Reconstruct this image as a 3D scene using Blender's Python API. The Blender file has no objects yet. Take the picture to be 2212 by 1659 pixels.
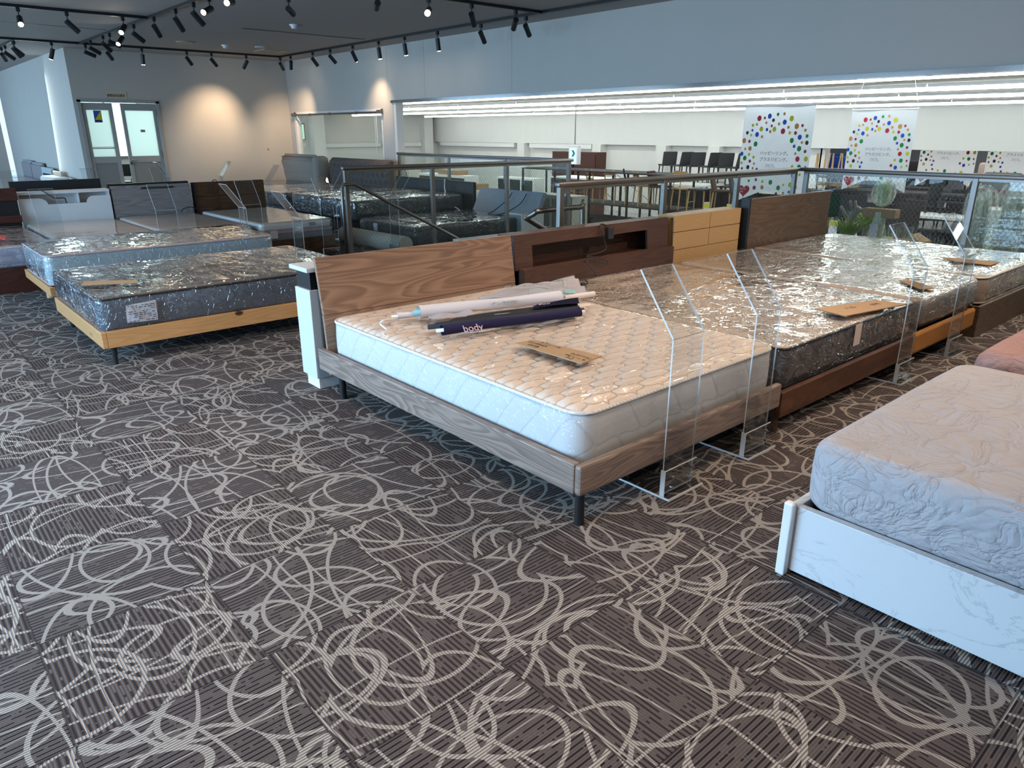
import bpy, bmesh, math, random
from mathutils import Vector, Matrix, noise
S = bpy.context.scene
COL = S.collection
PI = math.pi
# ------------------------------------------------------------------ camera, world, lights, exposure
FPX = 1559.5
CAM = Vector((0, 0, 1.455))
FW = Vector((0.62215, 0.70984, -0.33023)).normalized()
RT = Vector((FW.y, -FW.x, 0)).normalized()
UP = RT.cross(FW)
cam = bpy.data.objects.new('camera', bpy.data.cameras.new('camera'))
COL.objects.link(cam); S.camera = cam
cam.data.sensor_fit = 'HORIZONTAL'; cam.data.sensor_width = 36
cam.data.lens = 36 * FPX / 2212
cam.data.clip_end = 200; cam.data.clip_start = 0.05
m3 = Matrix((RT, UP, -FW)).transposed()
cam.matrix_world = Matrix.Translation(CAM) @ m3.to_4x4()
S.view_settings.view_transform = 'Standard'; S.view_settings.look = 'None'
S.view_settings.gamma = 1; S.view_settings.use_curve_mapping = False
S.view_settings.exposure = 0.0
S.cycles.use_denoising = True
S.cycles.max_bounces = 8; S.cycles.diffuse_bounces = 3; S.cycles.glossy_bounces = 3
S.cycles.transparent_max_bounces = 40; S.cycles.transmission_bounces = 4
S.cycles.sample_clamp_indirect = 12; S.cycles.sample_clamp_direct = 0
S.cycles.caustics_reflective = False; S.cycles.caustics_refractive = False
W = bpy.data.worlds.new('world'); S.world = W; W.use_nodes = True
W.node_tree.nodes['Background'].inputs[0].default_value = (0.55, 0.78, 1.0, 1)
W.node_tree.nodes['Background'].inputs[1].default_value = 1.6

def area(name, loc, aim, sx, sy, power, col, spread=180):
    l = bpy.data.lights.new(name, 'AREA'); l.shape = 'RECTANGLE'; l.size = sx; l.size_y = sy
    l.energy = power; l.color = col; l.spread = math.radians(spread)
    o = bpy.data.objects.new(name, l); COL.objects.link(o); o.location = loc
    o.rotation_euler = (Vector(aim) - Vector(loc)).to_track_quat('-Z', 'Y').to_euler()
    return o
def spot(name, loc, d, power, col, ang=40, blend=.6, rad=.03):
    l = bpy.data.lights.new(name, 'SPOT'); l.energy = power; l.color = col
    l.spot_size = math.radians(ang); l.spot_blend = blend; l.shadow_soft_size = rad
    o = bpy.data.objects.new(name, l); COL.objects.link(o); o.location = loc
    o.rotation_euler = Vector(d).to_track_quat('-Z', 'Y').to_euler()
    return o
DAY = (0.40, 0.69, 1.0)
WARM = (1.0, 0.72, 0.46)
# daylight through the tall shop windows in the left wall
area('daylight_near', (-2.5, 3.5, 1.15), (2.2, 2.5, -1.4), 3.3, 2.0, 260, DAY, 140)
area('daylight_mid', (-2.5, 9.0, 1.15), (2.2, 9.3, -.9), 5.6, 2.0, 220, DAY, 140)
area('daylight_far', (-2.5, 16.0, 1.3), (3, 16.5, -.4), 6.0, 2.2, 130, DAY, 150)
area('daylight_back', (-2.5, 22.5, 1.3), (3, 22.5, .6), 5.0, 2.2, 170, DAY, 160)
area('daylight_store_room', (4.6, 18.75, 1.6), (4.3, 16.7, 1.2), 3.2, 2.0, 75, (.78, .95, .97))
# warm ceiling spots of the part of the shop behind and above the camera
for i, (x, y, ax, ay, p) in enumerate([(3.9, 1.0, 2.9, 1.6, 120), (4.6, 3.2, 3.0, 2.8, 190), (2.6, -1.0, 2.0, 0.8, 130), (5.6, .6, 5.2, 2.2, 150),
                                       (0.9, 1.2, .7, 2.2, 110), (-0.3, .2, -.1, 1.0, 70), (6.6, 1.5, 6.4, 2.3, 120), (.6, 4.0, .8, 4.4, 90), (2.4, 7, 2.0, 6.6, 60)]):
    spot('ceiling_spot', (x, y, 2.8), (ax - x, ay - y, -2.6), p, (1.0, .80, .63), 110, .9, .06)

# ------------------------------------------------------------------ small helpers
def Z(px, py, z):
    d = FW + RT * ((px - 1106) / FPX) - UP * ((py - 829.5) / FPX)
    return CAM + d * ((z - CAM.z) / d.z)
def XP(px, py, x):
    d = FW + RT * ((px - 1106) / FPX) - UP * ((py - 829.5) / FPX)
    return CAM + d * (x / d.x)
def link(name, me, mt=None, parent=None, loc=None):
    o = bpy.data.objects.new(name, me); COL.objects.link(o)
    if mt is not None:
        for q in (mt if isinstance(mt, (list, tuple)) else [mt]): me.materials.append(q)
    if parent: o.parent = parent
    if loc: o.location = loc
    return o
def obj(name, bm, mt, parent=None, smooth=False, loc=None, auto=False):
    bmesh.ops.recalc_face_normals(bm, faces=bm.faces)
    me = bpy.data.meshes.new(name); bm.to_mesh(me); bm.free()
    if smooth or auto:
        for p in me.polygons: p.use_smooth = True
        if auto: me.set_sharp_from_angle(angle=math.radians(35))
    return link(name, me, mt, parent, loc)
def thing(name, label, cat, loc=(0, 0, 0), rz=0, group=None):
    o = bpy.data.objects.new(name, None); COL.objects.link(o)
    o.location = loc; o.rotation_euler = (0, 0, rz); o.empty_display_size = .1
    return tag(o, label, cat, group)
def tag(o, label, cat, group=None):
    o['label'] = label; o['category'] = cat
    if group: o['group'] = group
    return o
def struct(name, bm, mt, parent=None, **k):
    o = obj(name, bm, mt, parent, **k); o['kind'] = 'structure'; return o
def dup(root, loc=None, rz=None, label=None, group=None):
    r = root.copy(); COL.objects.link(r)
    if loc is not None: r.location = loc
    if rz is not None: r.rotation_euler = (0, 0, rz)
    if label: r['label'] = label
    if group: r['group'] = group
    for ch in list(root.children):
        c = ch.copy(); COL.objects.link(c); c.parent = r
        for g in ch.children:
            d = g.copy(); COL.objects.link(d); d.parent = c
    return r
def nb(): return bmesh.new()
def box(bm, x0, x1, y0, y1, z0, z1, bev=0, mi=0):
    vs = [bm.verts.new((x, y, z)) for z in (z0, z1) for x, y in ((x0, y0), (x1, y0), (x1, y1), (x0, y1))]
    fs = [bm.faces.new([vs[i] for i in f]) for f in ((3, 2, 1, 0), (4, 5, 6, 7), (0, 1, 5, 4), (1, 2, 6, 5), (2, 3, 7, 6), (3, 0, 4, 7))]
    for f in fs: f.material_index = mi
    if bev > 0:
        es = list({e for f in fs for e in f.edges})
        bmesh.ops.bevel(bm, geom=es, offset=bev, segments=2, affect='EDGES', profile=.5)
    return bm
def b1(*a, **k): return box(nb(), *a, **k)
def cyl(bm, p0, p1, r0, r1=None, n=16, cap=True, mi=0):
    if r1 is None: r1 = r0
    p0 = Vector(p0); p1 = Vector(p1); d = (p1 - p0).normalized()
    a = d.orthogonal().normalized(); b = d.cross(a)
    A = [bm.verts.new(p0 + (a * math.cos(2 * PI * i / n) + b * math.sin(2 * PI * i / n)) * r0) for i in range(n)]
    B = [bm.verts.new(p1 + (a * math.cos(2 * PI * i / n) + b * math.sin(2 * PI * i / n)) * r1) for i in range(n)]
    fs = [bm.faces.new((A[i], A[(i + 1) % n], B[(i + 1) % n], B[i])) for i in range(n)]
    if cap: fs += [bm.faces.new(A[::-1]), bm.faces.new(B)]
    for f in fs: f.material_index = mi
    return bm
def smoothpath(pts, k=6):
    P = [Vector(p) for p in pts]; P = [P[0] * 2 - P[1]] + P + [P[-1] * 2 - P[-2]]; out = []
    for i in range(1, len(P) - 2):
        for j in range(k):
            t = j / k; a, b, c, d = P[i - 1], P[i], P[i + 1], P[i + 2]
            out.append(.5 * ((2 * b) + (c - a) * t + (2 * a - 5 * b + 4 * c - d) * t * t + (3 * b - a - 3 * c + d) * t ** 3))
    out.append(P[-2]); return out
def tube(bm, pts, r, n=8, smooth=True, k=6, mi=0):
    P = smoothpath(pts, k) if smooth else [Vector(p) for p in pts]
    rings = []; a = None
    for i, p in enumerate(P):
        d = (P[min(i + 1, len(P) - 1)] - P[max(i - 1, 0)]).normalized()
        a = d.orthogonal().normalized() if a is None else (a - d * a.dot(d)).normalized()
        b = d.cross(a); rr = r(i / (len(P) - 1)) if callable(r) else r
        rings.append([bm.verts.new(p + (a * math.cos(2 * PI * j / n) + b * math.sin(2 * PI * j / n)) * rr) for j in range(n)])
    for A, B in zip(rings, rings[1:]):
        for j in range(n):
            f = bm.faces.new((A[j], A[(j + 1) % n], B[(j + 1) % n], B[j])); f.material_index = mi
    bm.faces.new(rings[0][::-1]); bm.faces.new(rings[-1])
    return bm
def prism(bm, poly, axis, a0, a1, mi=0):
    """extrude a 2-D polygon along axis 'x','y' or 'z'"""
    def v(p, t): return {'x': (t, p[0], p[1]), 'y': (p[0], t, p[1]), 'z': (p[0], p[1], t)}[axis]
    A = [bm.verts.new(v(p, a0)) for p in poly]; B = [bm.verts.new(v(p, a1)) for p in poly]; n = len(poly)
    fs = [bm.faces.new(A[::-1]), bm.faces.new(B)] + [bm.faces.new((A[i], A[(i + 1) % n], B[(i + 1) % n], B[i])) for i in range(n)]
    for f in fs: f.material_index = mi
    return bm
def grid(bm, nu, nv, f, mi=0):
    V = [[bm.verts.new(f(i / nu, j / nv)) for i in range(nu + 1)] for j in range(nv + 1)]
    for j in range(nv):
        for i in range(nu):
            q = bm.faces.new((V[j][i], V[j][i + 1], V[j + 1][i + 1], V[j + 1][i])); q.material_index = mi
    return V
def text_obj(name, body, size, mt, parent, mw, depth=.0005, align='LEFT', sx=1):
    c = bpy.data.curves.new('tmp', 'FONT'); c.body = body; c.size = size; c.extrude = depth; c.align_x = align; c.resolution_u = 3
    t = bpy.data.objects.new('tmp', c); COL.objects.link(t)
    me = bpy.data.meshes.new_from_object(t.evaluated_get(bpy.context.evaluated_depsgraph_get()))
    bpy.data.objects.remove(t); bpy.data.curves.remove(c)
    me.transform(mw @ Matrix.Diagonal((sx, 1, 1, 1))); me.name = name; me.materials.clear()
    return link(name, me, mt, parent)
def under(o, parent):
    o.parent = parent; o.matrix_parent_inverse = (Matrix.Translation(parent.location) @ parent.rotation_euler.to_matrix().to_4x4()).inverted(); return o
def frame(o, xd, yd):
    xd = Vector(xd).normalized(); yd = Vector(yd).normalized(); zd = xd.cross(yd)
    return Matrix.Translation(Vector(o)) @ Matrix((xd, yd, zd)).transposed().to_4x4()

# ------------------------------------------------------------------ materials
class NT:
    def __init__(s, name):
        s.m = bpy.data.materials.new(name); s.m.use_nodes = True; s.t = s.m.node_tree; s.t.nodes.clear()
        s.out = s.n('ShaderNodeOutputMaterial')
    def n(s, k, **kw):
        x = s.t.nodes.new(k)
        for a, b in kw.items(): setattr(x, a, b)
        return x
    def l(s, a, b): s.t.links.new(a, b)
    def put(s, sock, v):
        if isinstance(v, bpy.types.NodeSocket): s.l(v, sock)
        elif v is not None:
            if sock.type == 'RGBA' and len(v) == 3: v = (*v, 1)
            sock.default_value = v
    def m_(s, op, a, b=None, c=None, clamp=False):
        x = s.n('ShaderNodeMath', operation=op, use_clamp=clamp); s.put(x.inputs[0], a)
        if b is not None: s.put(x.inputs[1], b)
        if c is not None: s.put(x.inputs[2], c)
        return x.outputs[0]
    def mixc(s, f, a, b, mode='MIX'):
        x = s.n('ShaderNodeMix', data_type='RGBA', blend_type=mode); s.put(x.inputs[0], f); s.put(x.inputs[6], a); s.put(x.inputs[7], b); return x.outputs[2]
    def ss(s, x, lo, hi):
        r = s.n('ShaderNodeMapRange', interpolation_type='SMOOTHSTEP'); s.put(r.inputs[0], x); r.inputs[1].default_value = lo; r.inputs[2].default_value = hi; return r.outputs[0]
    def coord(s, scale=(1, 1, 1), rot=(0, 0, 0), loc=(0, 0, 0)):
        c = s.n('ShaderNodeTexCoord'); mp = s.n('ShaderNodeMapping'); s.l(c.outputs['Object'], mp.inputs[0])
        mp.inputs[1].default_value = loc; mp.inputs[2].default_value = rot; mp.inputs[3].default_value = scale; return mp.outputs[0]
    def noise(s, v, sc, det=3, rough=.5, dist=0, o=0):
        x = s.n('ShaderNodeTexNoise'); s.put(x.inputs['Vector'], v); x.inputs['Scale'].default_value = sc; x.inputs['Detail'].default_value = det
        x.inputs['Roughness'].default_value = rough; x.inputs['Distortion'].default_value = dist; return x.outputs[o]
    def bump(s, h, st=.5, d=.01, nrm=None):
        x = s.n('ShaderNodeBump'); x.inputs['Strength'].default_value = st; x.inputs['Distance'].default_value = d; s.l(h, x.inputs['Height'])
        if nrm is not None: s.l(nrm, x.inputs['Normal'])
        return x.outputs[0]
    def schlick(s, nrm=None, f0=.04, k=1., add=0.):
        g = s.n('ShaderNodeNewGeometry'); d = s.n('ShaderNodeVectorMath', operation='DOT_PRODUCT'); s.l(g.outputs['Incoming'], d.inputs[0]); s.l(nrm if nrm is not None else g.outputs['Normal'], d.inputs[1])
        c = s.m_('SUBTRACT', 1., s.m_('ABSOLUTE', d.outputs['Value']), clamp=True)
        return s.m_('ADD', s.m_('MULTIPLY', s.m_('ADD', s.m_('MULTIPLY', s.m_('POWER', c, 5.), 1 - f0), f0), k), add, clamp=True)
    def bsdf(s, col, rough=.6, metal=0, nrm=None, spec=.5, **kw):
        p = s.n('ShaderNodeBsdfPrincipled'); s.put(p.inputs['Base Color'], col); s.put(p.inputs['Roughness'], rough)
        p.inputs['Metallic'].default_value = metal; p.inputs['Specular IOR Level'].default_value = spec
        for k, v in kw.items(): s.put(p.inputs[k.replace('_', ' ')], v)
        if nrm is not None: s.l(nrm, p.inputs['Normal'])
        s.l(p.outputs[0], s.out.inputs[0]); return p
    def sep(s, v):
        x = s.n('ShaderNodeSeparateXYZ'); s.put(x.inputs[0], v); return x.outputs
    def comb(s, a, b, c=0.0):
        x = s.n('ShaderNodeCombineXYZ'); s.put(x.inputs[0], a); s.put(x.inputs[1], b); s.put(x.inputs[2], c); return x.outputs[0]
def plain(name, col, rough=.6, metal=0, spec=.5, var=.06, nsc=8, bump=0):
    t = NT(name); n = t.noise(t.coord(), nsc, 4)
    c = t.mixc(n, tuple(x * (1 - var) for x in col), tuple(min(1, x * (1 + var)) for x in col))
    nrm = t.bump(t.noise(t.coord(), nsc * 12, 2), bump, .002) if bump else None
    t.bsdf(c, rough, metal, nrm, spec); return t.m
def emit(name, col, st):
    t = NT(name); e = t.n('ShaderNodeEmission'); t.put(e.inputs[0], col); e.inputs[1].default_value = st; t.l(e.outputs[0], t.out.inputs[0]); return t.m
def wood(name, c1, c2, axis='x', scale=1., rough=.45, contrast=1., knots=False, planks=None, spec=.4):
    """grain running along axis"""
    t = NT(name)
    st = {'x': (.35, 3.2, 3.2), 'y': (3.2, .35, 3.2), 'z': (3.2, 3.2, .35)}[axis]
    v = t.coord(tuple(a * scale for a in st))
    w = t.noise(v, 1.5, 2, .45, .35)
    rings = t.m_('FRACT', t.m_('MULTIPLY', w, 24.0))
    rings = t.m_('MULTIPLY', t.ss(rings, 0, .75), t.m_('SUBTRACT', 1., t.ss(rings, .8, 1.)))
    fine = t.noise(t.coord(tuple(a * scale for a in {'x': (3, 90, 90), 'y': (90, 3, 90), 'z': (90, 90, 3)}[axis])), 1.2, 3, .6)
    f = t.m_('ADD', t.m_('MULTIPLY', rings, .55 * contrast), t.m_('MULTIPLY', t.m_('SUBTRACT', fine, .3), .75), clamp=True)
    col = t.mixc(f, c1, c2)
    big = t.noise(t.coord(), 1.7, 2)
    col = t.mixc(t.m_('MULTIPLY', big, .35), col, c2)
    if knots:
        vo = t.n('ShaderNodeTexVoronoi'); t.l(t.coord((1.9, 5, 9)), vo.inputs[0]); vo.inputs['Scale'].default_value = 1
        k = t.m_('SUBTRACT', 1., t.ss(vo.outputs[0], .10, .2)); col = t.mixc(k, col, (.05, .025, .012))
    if planks:
        s = t.sep(t.n('ShaderNodeTexCoord').outputs['Object'])
        pz = t.m_('MULTIPLY', s[planks[0]], 1 / planks[1]); wn = t.n('ShaderNodeTexWhiteNoise', noise_dimensions='2D')
        px = t.m_('FLOOR', t.m_('ADD', t.m_('MULTIPLY', s[0], 2.1), t.m_('MULTIPLY', t.m_('FLOOR', pz), .37)))
        t.l(t.comb(t.m_('FLOOR', pz), px), wn.inputs[0])
        col = t.mixc(t.m_('MULTIPLY', wn.outputs[0], .6), col, tuple(x * .45 for x in c2))
    t.bsdf(col, rough, 0, t.bump(fine, .15, .002), spec); return t.m

M = {}
M['white'] = plain('white_paint', (.80, .80, .80), .45)
M['black'] = plain('black_paint', (.012, .012, .013), .4)
M['blackmatte'] = plain('black_matte', (.02, .02, .022), .8)
M['steel'] = plain('brushed_steel', (.24, .22, .205), .42, 1)
M['chrome'] = plain('chrome', (.75, .75, .76), .12, 1)
M['rubber'] = plain('dark_rubber', (.015, .015, .015), .6)
M['walnut'] = wood('walnut_wood', (.105, .048, .032), (.05, .022, .015), 'x', 1.2)
M['walnut_blocks'] = wood('walnut_block_wood', (.17, .070, .036), (.09, .034, .018), 'x', 1.2, planks=(2, .06))
M['ash'] = wood('grey_brown_oak', (.40, .25, .165), (.18, .10, .065), 'x', 1.0, contrast=1.1)
M['ash_rail'] = wood('grey_oak_rail', (.36, .27, .22), (.15, .11, .09), 'x', 1.4, contrast=1.2)
M['ash_side'] = wood('grey_oak_side', (.36, .27, .22), (.15, .11, .09), 'y', 1.4, contrast=1.2)
M['lightoak'] = wood('light_oak', (.68, .44, .21), (.56, .34, .14), 'x', 1.2, contrast=.5)
M['orangeoak'] = wood('orange_oak', (.52, .23, .045), (.38, .15, .025), 'x', 1.2, contrast=.5)
M['darkoak'] = wood('dark_brown_oak', (.20, .13, .085), (.10, .062, .042), 'x', 1.0)
M['knotoak'] = wood('knotty_oak', (.60, .32, .135), (.42, .20, .065), 'y', .9, knots=True, contrast=.7)
M['greywood'] = wood('pale_grey_wood', (.36, .33, .33), (.20, .165, .16), 'x', .9)
M['redwood'] = wood('dark_red_wood', (.10, .028, .016), (.045, .014, .01), 'x', 1.)
M['brownwood'] = wood('teak_brown_wood', (.13, .06, .025), (.045, .02, .01), 'x', 1.1)
M['beech'] = wood('beech_wood', (.60, .40, .20), (.42, .26, .12), 'z', 1.5, contrast=.4)
M['whitewood'] = wood('white_grain', (.60, .63, .66), (.50, .54, .58), 'z', 1.5, contrast=.3)
M['cardboard'] = plain('cardboard', (.40, .25, .13), .8, var=.1, nsc=20)
M['ink'] = plain('black_ink', (.02, .015, .012), .7)
M['paper'] = plain('white_paper', (.78, .76, .80), .6)
M['acryl_edge'] = None

def film_mat(name, sx, sy, amp=1., fac=1.35, add=.03):
    """clear crinkled plastic film"""
    t = NT(name); tr = t.n('ShaderNodeBsdfTransparent'); tr.inputs[0].default_value = (.97, .975, .98, 1)
    gl = t.n('ShaderNodeBsdfGlossy'); gl.inputs['Roughness'].default_value = .035; gl.inputs[0].default_value = (1, 1, 1, 1)
    v = t.coord((sx, sy, sy))
    def crease(n, w): return t.m_('SUBTRACT', 1., t.ss(t.m_('ABSOLUTE', t.m_('SUBTRACT', n, .5)), 0, w))
    c1 = crease(t.noise(v, .55, 2, .5, .9), .035); c2 = crease(t.noise(v, 1.1, 2, .5, 1.4), .05)
    gate = t.ss(t.noise(t.coord((2.2, 2.2, 2.2)), 1.0, 1), .38, .62)
    soft = t.noise(v, .35, 2, .4, .4)
    h = t.m_('ADD', t.m_('MULTIPLY', c1, .30), t.m_('MULTIPLY', t.m_('MULTIPLY', c2, gate), .22))
    h = t.m_('ADD', h, t.m_('MULTIPLY', soft, 1.1))
    nr = t.bump(h, 1.0, .016 * amp)
    t.l(nr, gl.inputs['Normal'])
    f = t.schlick(t.bump(h, .35, .016 * amp), .05, fac, add)
    mx = t.n('ShaderNodeMixShader'); t.l(f, mx.inputs[0]); t.l(tr.outputs[0], mx.inputs[1]); t.l(gl.outputs[0], mx.inputs[2]); t.l(mx.outputs[0], t.out.inputs[0])
    return t.m
M['film'] = film_mat('plastic_film', 9, 17, .9, 1.55, .03)
M['film_x'] = film_mat('plastic_film_cross', 22, 6, .9)
M['film_tight'] = film_mat('tight_plastic_film', 5, 20, .5, 1.0, .0)
M['film_flat'] = film_mat('flat_plastic_film', 1.5, 3, .16, .8, .0)
M['film_rough'] = film_mat('crumpled_plastic_film', 12, 15, 1.5, 1.6, .05)
def clear_mat(name, tint=(.96, .98, .98), fac=1.0, add=.01, wire=False, rough=.0):
    t = NT(name); tr = t.n('ShaderNodeBsdfTransparent'); tr.inputs[0].default_value = (*tint, 1)
    gl = t.n('ShaderNodeBsdfGlossy'); gl.inputs['Roughness'].default_value = rough
    f = t.schlick(None, .04, fac, add)
    mx = t.n('ShaderNodeMixShader'); t.l(f, mx.inputs[0]); t.l(tr.outputs[0], mx.inputs[1]); t.l(gl.outputs[0], mx.inputs[2]); o = mx.outputs[0]
    if wire:
        s = t.sep(t.n('ShaderNodeTexCoord').outputs['Object'])
        a = t.m_('ADD', s[0], s[1]); k = 1 / .045
        u = t.m_('FRACT', t.m_('MULTIPLY', t.m_('ADD', a, t.m_('MULTIPLY', s[2], .75)), k)); w = t.m_('FRACT', t.m_('MULTIPLY', t.m_('SUBTRACT', a, t.m_('MULTIPLY', s[2], .75)), k))
        ln = t.m_('MAXIMUM', t.m_('LESS_THAN', u, .05), t.m_('LESS_THAN', w, .05))
        di = t.n('ShaderNodeBsdfDiffuse'); di.inputs[0].default_value = (.22, .23, .23, 1)
        m2 = t.n('ShaderNodeMixShader'); t.l(t.m_('MULTIPLY', ln, .55), m2.inputs[0]); t.l(o, m2.inputs[1]); t.l(di.outputs[0], m2.inputs[2]); o = m2.outputs[0]
    t.l(o, t.out.inputs[0]); return t.m
M['acryl'] = clear_mat('clear_acrylic', (.96, .97, .97), 1.0, .02)
M['glass'] = clear_mat('window_glass', (.93, .97, .96), .7)
M['wired'] = clear_mat('wired_glass', (.95, .98, .97), .5, .0, True)
def edge_mat():
    t = NT('acrylic_edge'); tr = t.n('ShaderNodeBsdfTransparent'); tr.inputs[0].default_value = (.8, .85, .88, 1)
    p = t.n('ShaderNodeBsdfPrincipled'); p.inputs['Base Color'].default_value = (.75, .78, .8, 1); p.inputs['Roughness'].default_value = .1
    mx = t.n('ShaderNodeMixShader'); mx.inputs[0].default_value = .8; t.l(tr.outputs[0], mx.inputs[1]); t.l(p.outputs[0], mx.inputs[2]); t.l(mx.outputs[0], t.out.inputs[0]); return t.m
M['acryl_edge'] = edge_mat()

def fabric(name, col, quilt=None, bumpsc=1., rough=.85, side=None):
    """quilt: None | 'scallop' | 'diamond' | 'hex' | 'rib' | 'vine'; side: colour under the top edge"""
    t = NT(name); s = t.sep(t.n('ShaderNodeTexCoord').outputs['Object']); h = None
    a = s[0]; b = s[1]
    if quilt != 'scallopA': a = t.m_('ADD', s[0], t.m_('MULTIPLY', s[2], .6)); b = t.m_('ADD', s[1], t.m_('MULTIPLY', s[2], .8))
    if quilt in ('diamond', 'scallop', 'hex', 'vine', 'scallopA'):
        kx, ky, wob = {'diamond': (5.6, 5.6, 0), 'scallop': (4.0, 6.5, .12), 'hex': (5, 8, .18), 'vine': (3.6, 3.2, .22), 'scallopA': (5.9, 8.2, .13)}[quilt]
        u = t.m_('ADD', t.m_('MULTIPLY', a, kx), t.m_('MULTIPLY', b, ky)); w = t.m_('SUBTRACT', t.m_('MULTIPLY', a, kx), t.m_('MULTIPLY', b, ky))
        if wob:
            u2 = t.m_('ADD', u, t.m_('MULTIPLY', t.m_('SINE', t.m_('MULTIPLY', w, 2 * PI)), wob)); w = t.m_('ADD', w, t.m_('MULTIPLY', t.m_('SINE', t.m_('MULTIPLY', u, 2 * PI)), wob)); u = u2
        du = t.m_('ABSOLUTE', t.m_('SUBTRACT', t.m_('FRACT', u), .5)); dw = t.m_('ABSOLUTE', t.m_('SUBTRACT', t.m_('FRACT', w), .5))
        d = t.m_('SUBTRACT', .5, t.m_('MAXIMUM', du, dw))
        h = t.m_('POWER', t.m_('MULTIPLY', d, 2.0), .45)
    elif quilt == 'rib':
        h = t.m_('MULTIPLY', t.m_('SINE', t.m_('MULTIPLY', t.m_('ADD', s[1], s[0]), 300)), .15)
    n = t.noise(t.coord((1, 1, 1)), 9, 3); wv = t.noise(t.coord((1, 1, 1)), 260, 1)
    c = t.mixc(t.m_('MULTIPLY', n, .5), col, tuple(x * .86 for x in col))
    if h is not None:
        if quilt != 'rib': c = t.mixc(t.m_('SUBTRACT', 1., t.ss(h, 0, .45)), c, tuple(x * (.60 if quilt == 'scallopA' else .80) for x in col))  # seam colour darkened to stand in for shade in the quilting creases
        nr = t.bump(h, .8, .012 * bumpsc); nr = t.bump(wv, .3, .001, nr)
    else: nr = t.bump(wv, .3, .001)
    t.bsdf(c, rough, 0, nr, .25); return t.m
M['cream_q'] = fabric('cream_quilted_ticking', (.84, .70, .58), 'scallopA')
M['cream_s'] = fabric('cream_side_ticking', (.66, .67, .68), 'vine', .25)
M['cream_pipe'] = fabric('cream_piping', (.78, .74, .70), 'rib')
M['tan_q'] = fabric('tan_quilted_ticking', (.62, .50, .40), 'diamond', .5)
M['grey_side'] = fabric('grey_side_ticking', (.10, .10, .105), 'diamond', .5)
M['midgrey_side'] = fabric('mid_grey_side', (.28, .26, .25), 'rib')
M['dgrey_q'] = fabric('dark_grey_quilted', (.17, .155, .15), 'scallop', .7)
M['dgrey_side'] = fabric('dark_blue_grey_side', (.10, .115, .14), 'diamond', .4)
M['blue_side'] = fabric('pale_blue_side', (.42, .52, .56), 'vine', .5)
M['pale_top'] = fabric('pale_beige_top', (.66, .58, .52), None)
M['lav_side'] = fabric('lavender_quilted_side', (.48, .47, .58), 'hex', .7)
M['lav_top'] = fabric('pale_pink_white_quilt', (.66, .62, .62), 'hex', .6)
M['grey_fab'] = fabric('dark_grey_fabric', (.055, .055, .06))
M['knit'] = fabric('white_knit_ticking', (.78, .76, .74), 'scallop', .2)
M['pinkgrey'] = fabric('pink_grey_band', (.45, .38, .40))
M['bluegrey'] = fabric('blue_grey_band', (.25, .28, .31))
M['taupe'] = fabric('taupe_upholstery', (.40, .35, .30))
M['tuft'] = fabric('dark_tufted_velvet', (.15, .12, .11))
M['lightgrey_fab'] = fabric('light_grey_upholstery', (.35, .37, .40))
M['navy'] = fabric('navy_banner_cloth', (.018, .016, .06)); M['char'] = fabric('charcoal_banner_cloth', (.075, .075, .09))
M['bannerwhite'] = fabric('white_banner_cloth', (.74, .70, .72)); M['pinkprint'] = plain('pink_print', (.60, .40, .44)); M['greyprint'] = plain('grey_print', (.33, .35, .37))
M['tealprint'] = plain('teal_print', (.25, .45, .43))
def sheet(name, col, sc=1.):
    t = NT(name); s = t.coord((1, 1, 1))
    r1 = t.m_('ABSOLUTE', t.m_('SUBTRACT', t.noise(t.coord((1.2, 1.6, 2.0)), 4.5 * sc, 4, .55, .9), .5))
    r2 = t.m_('ABSOLUTE', t.m_('SUBTRACT', t.noise(t.coord((2.2, .9, 1.4)), 3.1 * sc, 3, .55, 1.6), .5))
    h = t.m_('ADD', t.m_('POWER', r1, .6), t.m_('POWER', r2, .6))
    t.bsdf(t.mixc(t.noise(s, 3), col, tuple(x * .93 for x in col)), .8, 0, t.bump(h, .8, .022), .25); return t.m
M['sheet'] = sheet('white_sheet_cotton', (.47, .45, .47)); M['pinksheet'] = sheet('dusty_pink_cotton', (.42, .25, .22))
def marble():
    t = NT('white_marble_laminate')
    v = t.m_('ABSOLUTE', t.m_('SUBTRACT', t.noise(t.coord((1, 1, 2)), 2.4, 6, .65, 1.5), .5)); k = t.m_('SUBTRACT', 1., t.ss(v, 0, .022))
    k = t.m_('MULTIPLY', k, t.noise(t.coord(), 1.5, 2)); t.bsdf(t.mixc(k, (.68, .70, .72), (.40, .42, .45)), .3); return t.m
M['marble'] = marble()

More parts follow.
